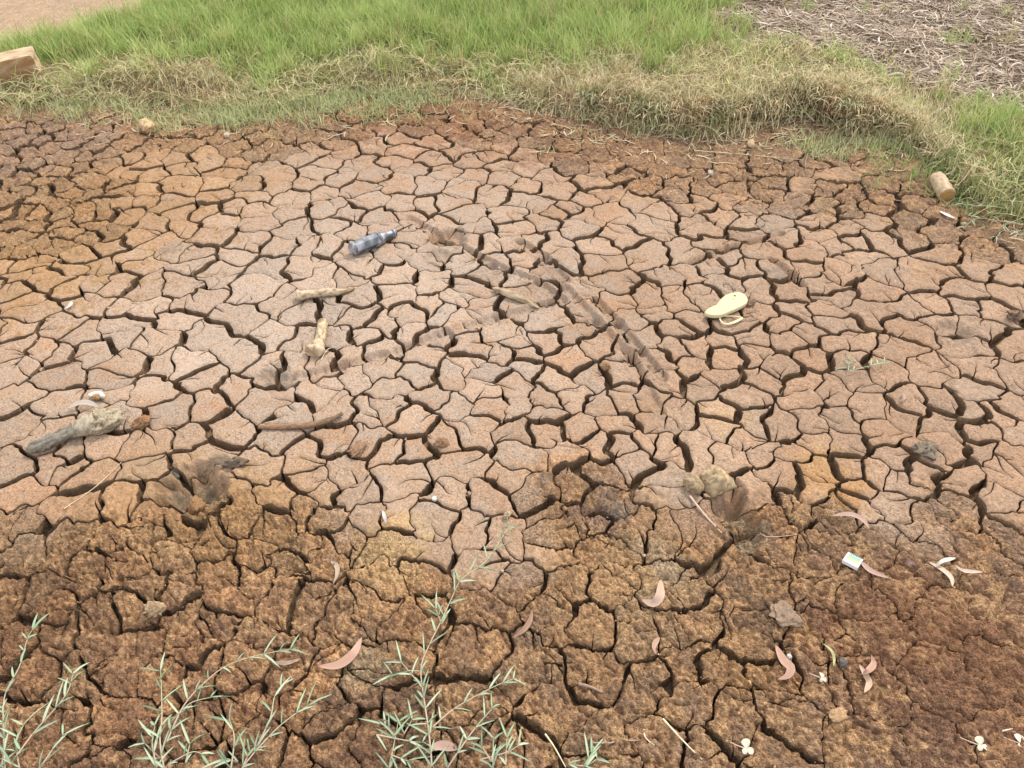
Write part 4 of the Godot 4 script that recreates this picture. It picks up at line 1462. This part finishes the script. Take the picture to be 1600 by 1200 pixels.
		single("twig", b, M.plain, q[3], "twig", path[8], "twigs and stems on the mud")


func build_matchbox() -> void:
	var at := on_mud(1332, 874)
	var root := thing("small_carton", "small white carton with green and yellow printed panel beside a pink leaf", "box", at)
	var c0 := on_mud(1317, 875, 0.02)
	var c1 := on_mud(1341, 886, 0.016)
	var ax := (c1 - c0)
	ax.y *= 0.5
	var length := ax.length() * 1.02
	ax = ax.normalized()
	var dep := Vector3(ax.z, 0, -ax.x).normalized()
	if dep.z > 0.0:
		dep = -dep
	var up := dep.cross(ax).normalized()
	if up.y < 0:
		up = -up
	var wide := 0.031
	var high := 0.012
	var white := mat("white_card", Color(0.80, 0.80, 0.79), 0.6, 0.3)
	var org := c0 - at + Vector3(0, -0.012, 0)
	var b := Build.new()
	var e := 0.0012
	var ring := []
	for lev in [[0.0, e], [e, 0.0], [high - e, 0.0], [high, e]]:
		var row := []
		for q in [[0, 0], [1, 0], [1, 1], [0, 1]]:
			var fx: float = lerpf(lev[1], length - lev[1], q[0])
			var fz: float = lerpf(lev[1], wide - lev[1], q[1])
			row.append(org + ax * fx + dep * fz + up * lev[0])
		ring.append(row)
	for k in 3:
		for j in 4:
			var f := (j + 1) % 4
			var ids := [b.vert(ring[k][j]), b.vert(ring[k + 1][j]), b.vert(ring[k + 1][f]), b.vert(ring[k][f])]
			b.quad(ids[0], ids[1], ids[2], ids[3])
	for k in [0, 3]:
		var ids := []
		for j in 4:
			ids.append(b.vert(ring[k][j]))
		if k == 3:
			b.quad(ids[0], ids[3], ids[2], ids[1])
		else:
			b.quad(ids[0], ids[1], ids[2], ids[3])
	part("carton", b, white, root)
	# the print: green running to yellow, with a row of small dark marks along its far edge
	b = Build.new()
	var rows := []
	for k in 9:
		var f := k / 8.0
		var c := Color(0.13, 0.36, 0.36).lerp(Color(0.17, 0.40, 0.20), smoothstep(0.0, 0.4, f)).lerp(Color(0.42, 0.42, 0.12), smoothstep(0.35, 0.75, f)).lerp(Color(0.5, 0.5, 0.45), smoothstep(0.8, 1.0, f))
		var fz := lerpf(wide * 0.84, wide * 0.24, f)
		rows.append([b.vert(org + ax * length * 0.14 + dep * fz + up * (high + 0.0006), c), b.vert(org + ax * length * 0.9 + dep * fz + up * (high + 0.0006), c)])
	for k in 8:
		b.quad(rows[k][0], rows[k][1], rows[k + 1][1], rows[k + 1][0])
	part("printed_panel", b, M.leaf, root)
	b = Build.new()
	for k in 8:
		var fx := length * lerpf(0.17, 0.88, k / 7.0)
		var ids := []
		for q in [[-1, -1], [1, -1], [1, 1], [-1, 1]]:
			ids.append(b.vert(org + ax * (fx + q[0] * 0.0011) + dep * (wide * 0.89 + q[1] * 0.0011) + up * (high + 0.0008), Color(0.05, 0.12, 0.15)))
		b.quad(ids[0], ids[1], ids[2], ids[3])
	part("printed_marks", b, M.leaf, root)


func build_stones() -> void:
	var yellow := Color(0.66, 0.47, 0.24)
	var buff := Color(0.60, 0.46, 0.30)
	var white := Color(0.74, 0.70, 0.60)
	var brown := Color(0.34, 0.20, 0.11)
	var grey := Color(0.18, 0.145, 0.115)
	stone_thing("stone", 232, 204, Vector3(0.036, 0.030, 0.040), 0.4, 31, Color(0.76, 0.57, 0.31), Color(0.52, 0.31, 0.17), "rounded yellow stone standing on mud below the dry grass tuft", 0.75, 6)
	stone_thing("stone", 355, 213, Vector3(0.014, 0.011, 0.013), 0.2, 32, white, yellow, "small whitish pebble right of the yellow stone", 0.5)
	stone_thing("stone", 1173, 228, Vector3(0.021, 0.018, 0.019), 0.9, 33, buff, yellow, "small rounded buff stone on mud below the undercut bank", 0.6)
	stone_thing("stone", 1110, 272, Vector3(0.014, 0.011, 0.012), 0.1, 34, white, buff, "tiny white pebble on mud left below the buff stone", 0.5)
	stone_thing("rock", 1114, 760, Vector3(0.050, 0.036, 0.046), 0.5, 135, Color(0.66, 0.49, 0.27), Color(0.27, 0.18, 0.12), "yellowish broken rock at the head of the footprint pit", 0.62, 14, 0.3)
	stone_thing("rock", 1083, 762, Vector3(0.022, 0.026, 0.030), 0.9, 36, Color(0.50, 0.36, 0.19), Color(0.24, 0.17, 0.12), "smaller yellow grey rock piece touching the broken rock's left side", 0.55, 8, 0.3)
	stone_thing("stone", 243, 952, Vector3(0.022, 0.014, 0.020), 0.4, 37, Color(0.55, 0.42, 0.25), brown, "pale yellowish lump beside the long dark crack at lower left", 0.4, 5, 0.5)
	stone_thing("stone", 1233, 1026, Vector3(0.006, 0.005, 0.006), 0.0, 38, Color(0.85, 0.84, 0.82), white, "tiny bright white pebble beside the bent pink leaf", 0.5)
	stone_thing("stone", 679, 780, Vector3(0.006, 0.006, 0.008), 0.0, 39, Color(0.85, 0.83, 0.78), white, "tiny white fragment at the crack crossing left of the largest plate", 0.4)
	stone_thing("stone", 1308, 1118, Vector3(0.020, 0.009, 0.014), 0.5, 40, Color(0.52, 0.32, 0.17), Color(0.44, 0.27, 0.14), "flat tan stone sunk in the rough mud near the bottom right", 0.3, 5)
	stone_thing("stone", 792, 806, Vector3(0.012, 0.009, 0.010), 0.5, 41, buff, brown, "small buff pebble above the tip of the tall grass runner", 0.4)
	stone_thing("dirt_clod", 1170, 476, Vector3(0.020, 0.013, 0.016), 0.2, 51, brown, grey, "dark brown clod touching the sandal's rounded end", 0.45, 4, 0.4)
	stone_thing("dirt_clod", 366, 726, Vector3(0.030, 0.018, 0.020), 0.5, 52, grey, Color(0.25, 0.17, 0.11), "dark grey clod in the crack right of the dark pit", 0.5, 6, 0.6)
	stone_thing("dirt_clod", 1226, 960, Vector3(0.034, 0.007, 0.036), 0.6, 53, Color(0.36, 0.24, 0.15), Color(0.25, 0.18, 0.13), "flat grey crusty clod beside a crack in the right foreground", 0.3, 6, 0.5)
	stone_thing("dirt_clod", 1445, 705, Vector3(0.030, 0.016, 0.030), 0.2, 54, Color(0.28, 0.22, 0.14), grey, "mossy grey crumbly clod on the plates at right", 0.4, 5, 0.6)
	stone_thing("dirt_clod", 222, 664, Vector3(0.022, 0.015, 0.018), 0.8, 55, Color(0.34, 0.17, 0.08), brown, "reddish brown clod right of the weathered bone's knob", 0.5, 6, 0.5)
	stone_thing("dirt_clod", 308, 796, Vector3(0.022, 0.018, 0.026), 0.6, 56, Color(0.34, 0.18, 0.07), brown, "orange brown clod at the lower rim of the dark pit", 0.5, 7, 0.4)
	stone_thing("dirt_clod", 272, 748, Vector3(0.024, 0.016, 0.020), 1.2, 57, grey, Color(0.12, 0.10, 0.07), "dark wet clod inside the pit at left", 0.4, 6, 0.5)
	stone_thing("dirt_clod", 322, 742, Vector3(0.020, 0.016, 0.016), 0.3, 58, Color(0.26, 0.20, 0.13), grey, "grey clod on the upper right rim of the dark pit", 0.5, 6, 0.5)
	stone_thing("dirt_clod", 560, 705, Vector3(0.026, 0.014, 0.018), 0.7, 59, Color(0.27, 0.16, 0.10), brown, "brown clod in the crack below the bent stick's end", 0.45, 6, 0.5)
	stone_thing("dirt_clod", 690, 695, Vector3(0.020, 0.014, 0.016), 0.3, 60, brown, Color(0.36, 0.21, 0.11), "small brown clod in the crack above the domed plate", 0.5, 6, 0.5)
	stone_thing("dirt_clod", 1585, 495, Vector3(0.030, 0.018, 0.022), 0.3, 61, grey, brown, "dark clod on the plates at the right edge", 0.5, 6, 0.5)
	stone_thing("dirt_clod", 676, 378, Vector3(0.028, 0.014, 0.020), 0.9, 62, Color(0.34, 0.22, 0.12), brown, "ochre brown clod on the rim of the hollow right of the bottle", 0.45, 6, 0.5)
	stone_thing("dirt_clod", 945, 575, Vector3(0.018, 0.012, 0.014), 0.1, 63, brown, Color(0.30, 0.18, 0.10), "brown clod beside the wheel rut in the middle", 0.45, 6, 0.5)
	stone_thing("dirt_clod", 1316, 1036, Vector3(0.010, 0.007, 0.010), 0.1, 64, Color(0.12, 0.11, 0.12), grey, "small bluish dark clod left of the crossed leaves", 0.5, 4, 0.3)
	# the sandstone block at the left edge
	var o := on_mud(20, 112)
	var gx := gp(38, 118, 0.08)
	o = Vector3(gx.x - 0.10, bank_y(gx.x - 0.1, gx.z) + 0.012, gx.z)
	var b := Build.new()
	var r := RandomNumberGenerator.new()
	r.seed = 8
	var bs := Basis(Vector3.UP, 0.42) * Basis(Vector3.BACK, 0.10)
	var half := Vector3(0.17, 0.062, 0.075)
	var rows := []
	var m := 9
	for face in 6:
		var idx := []
		for a in m + 1:
			for c in m + 1:
				var s := a * 2.0 / m - 1.0
				var t := c * 2.0 / m - 1.0
				var d: Vector3
				match face:
					0: d = Vector3(s, 1, t)
					1: d = Vector3(t, -1, s)
					2: d = Vector3(t, s, 1)
					3: d = Vector3(s, t, -1)
					4: d = Vector3(1, t, s)
					_: d = Vector3(-1, s, t)
				var q := d * half
				var inner := q.clamp(-half + Vector3.ONE * 0.012, half - Vector3.ONE * 0.012)
				q = inner + (q - inner).normalized() * 0.012 if (q - inner).length() > 0.0001 else q
				q *= 1.0 + 0.07 * n_big.get_noise_3d(q.x * 22.0, q.y * 22.0, q.z * 22.0)
				var brown_mix := clampf(0.25 + 1.3 * n_big.get_noise_3d(q.x * 14.0, q.y * 30.0, q.z * 14.0) + (0.55 if face == 2 else 0.0), 0.0, 1.0)  # brown blotches, stronger on the front face
				idx.append(b.vert(o + bs * q + Vector3(0, 0.045, 0), Color(0.64, 0.50, 0.32).lerp(Color(0.36, 0.20, 0.09), brown_mix)))
		for a in m:
			for c in m:
				var k := a * (m + 1) + c
				b.quad(idx[k], idx[k + m + 1], idx[k + m + 2], idx[k + 1])
	single("sandstone_block", b, M.stone, "long pale sandstone block lying in the grass at the left edge", "stone", o)
	# broken white cap
	var at := on_mud(152, 622)
	var root := thing("broken_cap", "small broken white ring cap above the weathered limb bone", "cap", at)
	b = Build.new()
	var arc := PackedVector3Array()
	for k in 15:
		var a := PI * 1.02 * k / 14.0 - 0.1
		arc.append(Vector3(cos(a) * 0.018, 0.008, -sin(a) * 0.015 + 0.004))
	tube(b, arc, func(_f, _a) -> float: return 0.0065, 8, func(_f, _a): return Color(0.80, 0.76, 0.66), 1.0, 0.1)
	part("ring", b, M.bone, root)
	b = Build.new()
	lump(b, Vector3(0, 0.004, 0.004), Vector3(0.014, 0.007, 0.009), 0.0, 71, 3, 0.4, func(_d): return Color(0.42, 0.24, 0.10), 9)
	part("mud_filling", b, M.stone, root)
	# loose crumbs of dry mud
	var crumbs := [[], [], []]
	r.seed = 99
	for k in 5200:
		var x := r.randf_range(-2.3, 2.3)
		var z := r.randf_range(-3.5, -0.5)
		if absf(x) > 0.35 - 0.75 * z:
			continue
		var rf := rough(x, z)
		if r.randf() > 0.10 + 0.75 * rf:
			continue
		var s := clampf(exp(r.randfn(-0.75, 0.45)), 0.2, 1.5)
		var c := mud_color(x, z, rf)
		crumbs[r.randi_range(0, 2)].append([Transform3D(Basis(Vector3.UP, r.randf() * TAU).scaled(Vector3(s, s * 0.8, s)), Vector3(x, surf(x, z) + 0.0005, z)), c])
	var cr := Node3D.new()
	cr.name = "mud_crumbs"
	cr.set_meta("kind", "stuff")
	cr.set_meta("label", "loose crumbs of dry brown mud scattered over the plates")
	cr.set_meta("category", "crumbs")
	add_child(cr)
	for k in 3:
		b = Build.new()
		lump(b, Vector3.ZERO, Vector3(0.0042, 0.003, 0.0036), 0.0, 80 + k, 6, 0.4, func(_d): return Color(1, 1, 1), 4)
		scatter("mud_crumb", b.mesh(), crumbs[k], M.plain, cr)


func build_leaves() -> void:
	var pink := Color(0.36, 0.21, 0.15)
	var pale := Color(0.42, 0.32, 0.235)
	var brown := Color(0.24, 0.135, 0.09)
	var white := Color(0.48, 0.43, 0.37)
	fallen_leaf([[497, 1041], [528, 1039], [552, 1021], [565, 996]], 14, pink, "wide pale pink sickle leaf left of the tall grass runner", 0.004, 0.25)
	fallen_leaf([[517, 876], [527, 886], [527, 899], [521, 913]], 8, pale, "small pale curled leaf standing out left below the yellow sandy patch", 0.006, 0.5)
	fallen_leaf([[1002, 936], [1020, 943], [1031, 930], [1032, 906]], 14, Color(0.384, 0.264, 0.192), "curved tan pink leaf over a crack in the centre right foreground", 0.005, 0.3)
	fallen_leaf([[800, 996], [817, 985], [828, 969], [831, 952]], 8, brown, "narrow brown leaf leaning in a crack right of the tall runner", 0.004, 0.5)
	fallen_leaf([[1025, 1023], [1021, 1010], [1030, 996]], 8, Color(0.352, 0.224, 0.160), "small pinkish leaf standing in the crack below the curved tan leaf", 0.006, 0.4)
	fallen_leaf([[1212, 1008], [1224, 1031], [1236, 1044], [1230, 1057], [1215, 1062]], 13, pink, "pink boomerang-shaped leaf bent sharply in its middle", 0.005, 0.2)
	fallen_leaf([[1361, 1023], [1365, 1037], [1357, 1048], [1343, 1055]], 10, pink, "upper hooked leaf of the two crossed pink leaves", 0.009, 0.3)
	fallen_leaf([[1342, 1038], [1352, 1054], [1358, 1068], [1350, 1083]], 9, Color(0.408, 0.264, 0.176), "lower pointed leaf of the two crossed pink leaves", 0.003, 0.1)
	fallen_leaf([[1286, 1006], [1299, 1017], [1303, 1030], [1302, 1041]], 4, Color(0.352, 0.328, 0.152), "very narrow yellow green leaf between the boomerang leaf and crossed leaves", 0.004, 0.0)
	fallen_leaf([[1299, 806], [1326, 803], [1347, 811], [1359, 827]], 7, Color(0.360, 0.240, 0.184), "long arched pinkish grey leaf above the small white carton", 0.006, 0.3)
	fallen_leaf([[1346, 878], [1361, 892], [1391, 904]], 8, Color(0.328, 0.200, 0.152), "dull pink leaf reaching from the small white carton", 0.006, 0.2, 0.35)
	fallen_leaf([[1450, 878], [1471, 889], [1486, 903], [1488, 917]], 8, pale, "long cream leaf in the cluster of three at the right", 0.007, 0.1)
	fallen_leaf([[1463, 886], [1472, 877], [1493, 872]], 6, white, "whitish upper leaf in the cluster of three at the right", 0.011, 0.1)
	fallen_leaf([[1492, 883], [1506, 892], [1536, 894]], 6, Color(0.400, 0.296, 0.240), "thin pink leaf pointing right out of the cluster of three", 0.006, 0.1)
	fallen_leaf([[1413, 881], [1424, 879], [1433, 887]], 5, Color(0.152, 0.096, 0.096), "tiny purple brown leaf between the white carton and the leaf cluster", 0.005, 0.2)
	fallen_leaf([[100, 483], [109, 478], [112, 471]], 5, Color(0.496, 0.472, 0.424), "tiny white curled leaf on a plate at the left", 0.005, 0.1)
	fallen_leaf([[104, 638], [126, 629], [142, 630], [156, 637]], 8, Color(0.408, 0.344, 0.280), "pale arched leaf above the weathered limb bone", 0.010, 0.4)
	fallen_leaf([[664, 1177], [688, 1165], [716, 1171]], 15, Color(0.328, 0.208, 0.160), "broad dull pink leaf under the grass runners at the bottom", 0.006, 0.1, 0.6)
	fallen_leaf([[424, 1035], [448, 1036], [470, 1030]], 6, Color(0.312, 0.208, 0.144), "thin tan leaf at the tip of the long leaning runner", 0.004, 0.1)
	fallen_leaf([[598, 798], [601, 807], [604, 818]], 5, Color(0.464, 0.440, 0.400), "small white sliver leaf in a crack above the yellow sandy patch", 0.004, 0.2)
	fallen_leaf([[1468, 330], [1480, 336], [1493, 342]], 6, Color(0.496, 0.480, 0.440), "small white leaf below the cut log", 0.006, 0.1)
	fallen_leaf([[1405, 628], [1412, 622], [1411, 614]], 5, Color(0.296, 0.184, 0.136), "tiny pink curled leaf down in the wide crack at right", 0.004, 0.3)
	# dried flowers
	for q in [[1165, 1172, 15.0, "dried white flower with two round petals near the bottom crack"], [1530, 1167, 14.0, "greyish dried flower with folded petals near the bottom right"], [1592, 1164, 15.0, "cream dried flower cut by the right edge of the picture"], [1283, 1062, 9.0, "small grey papery seed case below the boomerang leaf"]]:
		var at := on_mud(q[0], q[1])
		var root := thing("dried_flower", q[3], "flower", at, "dried flowers on the mud")
		var s: float = q[2] * mpp(q[0], q[1])
		var r := RandomNumberGenerator.new()
		r.seed = int(q[0])
		for k in 3:
			var b := Build.new()
			var a: float = -PI / 2 + [0.1, 2.2, -2.5][k]
			var d := Vector3(cos(a), 0.25, sin(a))
			var size: float = s * [1.0, 0.75, 0.6][k]
			leaf_shape(b, spline([Vector3(0, 0.006, 0), d * size * 0.5 + Vector3(0, 0.007, 0), d * size + Vector3(0, 0.002, 0)], 8), size * 0.9, r.randf_range(-0.5, 0.5), Color(0.46, 0.41, 0.32) if q[2] > 10.0 else Color(0.46, 0.42, 0.34), Color(0.58, 0.5, 0.36), 0.6)
			part("petal", b, M.leaf, root)
		var st := Build.new()
		tube(st, spline([Vector3(0, 0.006, 0), Vector3(-s * 0.9, 0.008, -s * 0.3), Vector3(-s * 1.9, 0.006, -s * 0.9)], 8), func(f, _a) -> float: return 0.0011 * (1.0 - 0.4 * f), 6, func(_f, _a): return Color(0.55, 0.43, 0.32))
		part("stem", st, M.plain, root)


# Grass runners: each a stem with sub-stems and pairs of narrow leaves.
func build_runners() -> void:
	var plants := [
		["leafy grass runner rising up the left edge of the foreground", [[[8, 1200], [5, 1116], [10, 1079], [30, 1042], [44, 995], [56, 979]], [[18, 1192], [51, 1147], [81, 1113], [105, 1082], [115, 1049]], [[62, 1200], [88, 1163], [101, 1147]], [[2, 1200], [8, 1160], [4, 1110]], [[30, 1200], [26, 1160], [38, 1130]]]],
		["grass runner with a long arm leaning right across the left foreground", [[[256, 1200], [250, 1157], [253, 1116], [251, 1042]], [[260, 1160], [287, 1103], [317, 1069], [351, 1042], [398, 1025], [462, 1013]], [[267, 1130], [297, 1099], [334, 1089]], [[290, 1192], [297, 1160]], [[250, 1185], [225, 1160]], [[262, 1195], [300, 1175], [318, 1180]], [[245, 1200], [238, 1160], [243, 1130]]]],
		["forked grass runner between the long leaning runner and the tall one", [[[361, 1200], [366, 1153], [358, 1123]], [[378, 1200], [405, 1167], [442, 1130], [486, 1099]], [[401, 1167], [422, 1123], [429, 1089], [442, 1069]], [[372, 1190], [352, 1185]], [[380, 1195], [392, 1172]]]],
		["tallest grass runner reaching up the centre foreground with side arms", [[[675, 1198], [670, 1143], [662, 1089], [658, 1042], [672, 1005], [689, 971], [706, 934], [722, 904], [756, 880], [778, 850], [797, 820]], [[675, 1137], [706, 1110], [746, 1086], [787, 1066], [807, 1060]], [[662, 1076], [645, 1056], [625, 1032]], [[662, 1050], [640, 1048], [610, 1056]], [[699, 1200], [719, 1170], [746, 1133], [773, 1103]], [[690, 975], [680, 950]]]],
		["short bushy grass runner at the bottom edge left of centre", [[[608, 1200], [618, 1150], [623, 1123]], [[588, 1148], [641, 1158], [665, 1160]], [[631, 1147], [645, 1123]], [[612, 1180], [640, 1190]], [[618, 1155], [600, 1130]]]],
		["short grass runner at the bottom edge right of the broad pink leaf", [[[770, 1200], [771, 1150]], [[750, 1187], [790, 1176], [813, 1163]], [[790, 1195], [792, 1150]], [[768, 1190], [752, 1165]]]],
		["tiny grass sprig at the bottom edge right of centre", [[[888, 1194], [915, 1196], [935, 1184]], [[915, 1198], [925, 1175]]]],
		["thin grey grass sprig lying on plates right of the sandal", [[[1305, 578], [1325, 580], [1350, 574], [1385, 566]], [[1325, 580], [1328, 562]]]],
		["pale grass runner trailing left from the tuft at the right edge", [[[1600, 352], [1560, 345], [1525, 342], [1505, 358]], [[1600, 330], [1570, 320], [1530, 322], [1500, 318]], [[1590, 300], [1545, 300], [1520, 325], [1525, 350]], [[1600, 370], [1570, 360], [1555, 372]]]]]
	var r := RandomNumberGenerator.new()
	r.seed = 12
	for q in plants:
		var first: Array = q[1][0][0]
		var o := on_mud(first[0], minf(first[1], 1260.0))
		var root := thing("grass_runner", q[0], "grass plant", o, "grass runners creeping over the mud")
		var far := float(first[1]) < 600.0
		var li := 0
		for s in q[1]:
			var pts := []
			for k in s.size():
				var f: float = float(k) / (s.size() - 1)
				pts.append(on_mud(s[k][0], s[k][1], 0.006 + 0.02 * sin(PI * (0.2 + 0.7 * f)) * (1.0 if s.size() > 3 else 0.6)) - o)
			var count := maxi(8, s.size() * 5)
			var path := spline(pts, count)
			var b := Build.new()
			tube(b, path, func(f: float, _a: float) -> float: return 0.0017 * (1.0 - 0.6 * f), 6, func(f: float, _a: float) -> Color: return Color(0.40, 0.31, 0.23).lerp(Color(0.33, 0.37, 0.22), smoothstep(0.3, 0.9, f)))
			part("stem", b, M.plain, root)
			var total := 0.0
			for k in path.size() - 1:
				total += path[k].distance_to(path[k + 1])
			var pairs := maxi(2, int(total / 0.028))
			for k in pairs + 1:
				var f := float(k) / pairs
				var at := mini(int(f * (path.size() - 1)), path.size() - 2)
				var dir := (path[at + 1] - path[at]).normalized()
				var sides := [1.0, -1.0] if k == pairs or r.randf() < 0.35 else [1.0 if (k + li) % 2 == 0 else -1.0]
				for sd in sides:
					var ang: float = sd * r.randf_range(0.25, 1.1)
					var d: Vector3 = dir.rotated(Vector3.UP, ang) + Vector3(0, r.randf_range(0.05, 0.5), 0)
					d = d.normalized()
					var length: float = r.randf_range(0.018, 0.054) * (0.8 if far else 1.0)
					var lb := Build.new()
					var p0 := path[at] + Vector3(0, 0.0005, 0)
					var p2 := p0 + d * length + Vector3(0, -0.006 * r.randf(), 0)
					var c := Color(0.23, 0.33, 0.17).lerp(Color(0.42, 0.49, 0.33), r.randf())
					leaf_shape(lb, spline([p0, p0 + d * length * 0.5 + Vector3(0, 0.002, 0), p2], 6), r.randf_range(0.0024, 0.0042), r.randf_range(-0.9, 0.7), c, c.lightened(0.15), 0.35)
					part("leaf", lb, M.grass, root)
			li += 1
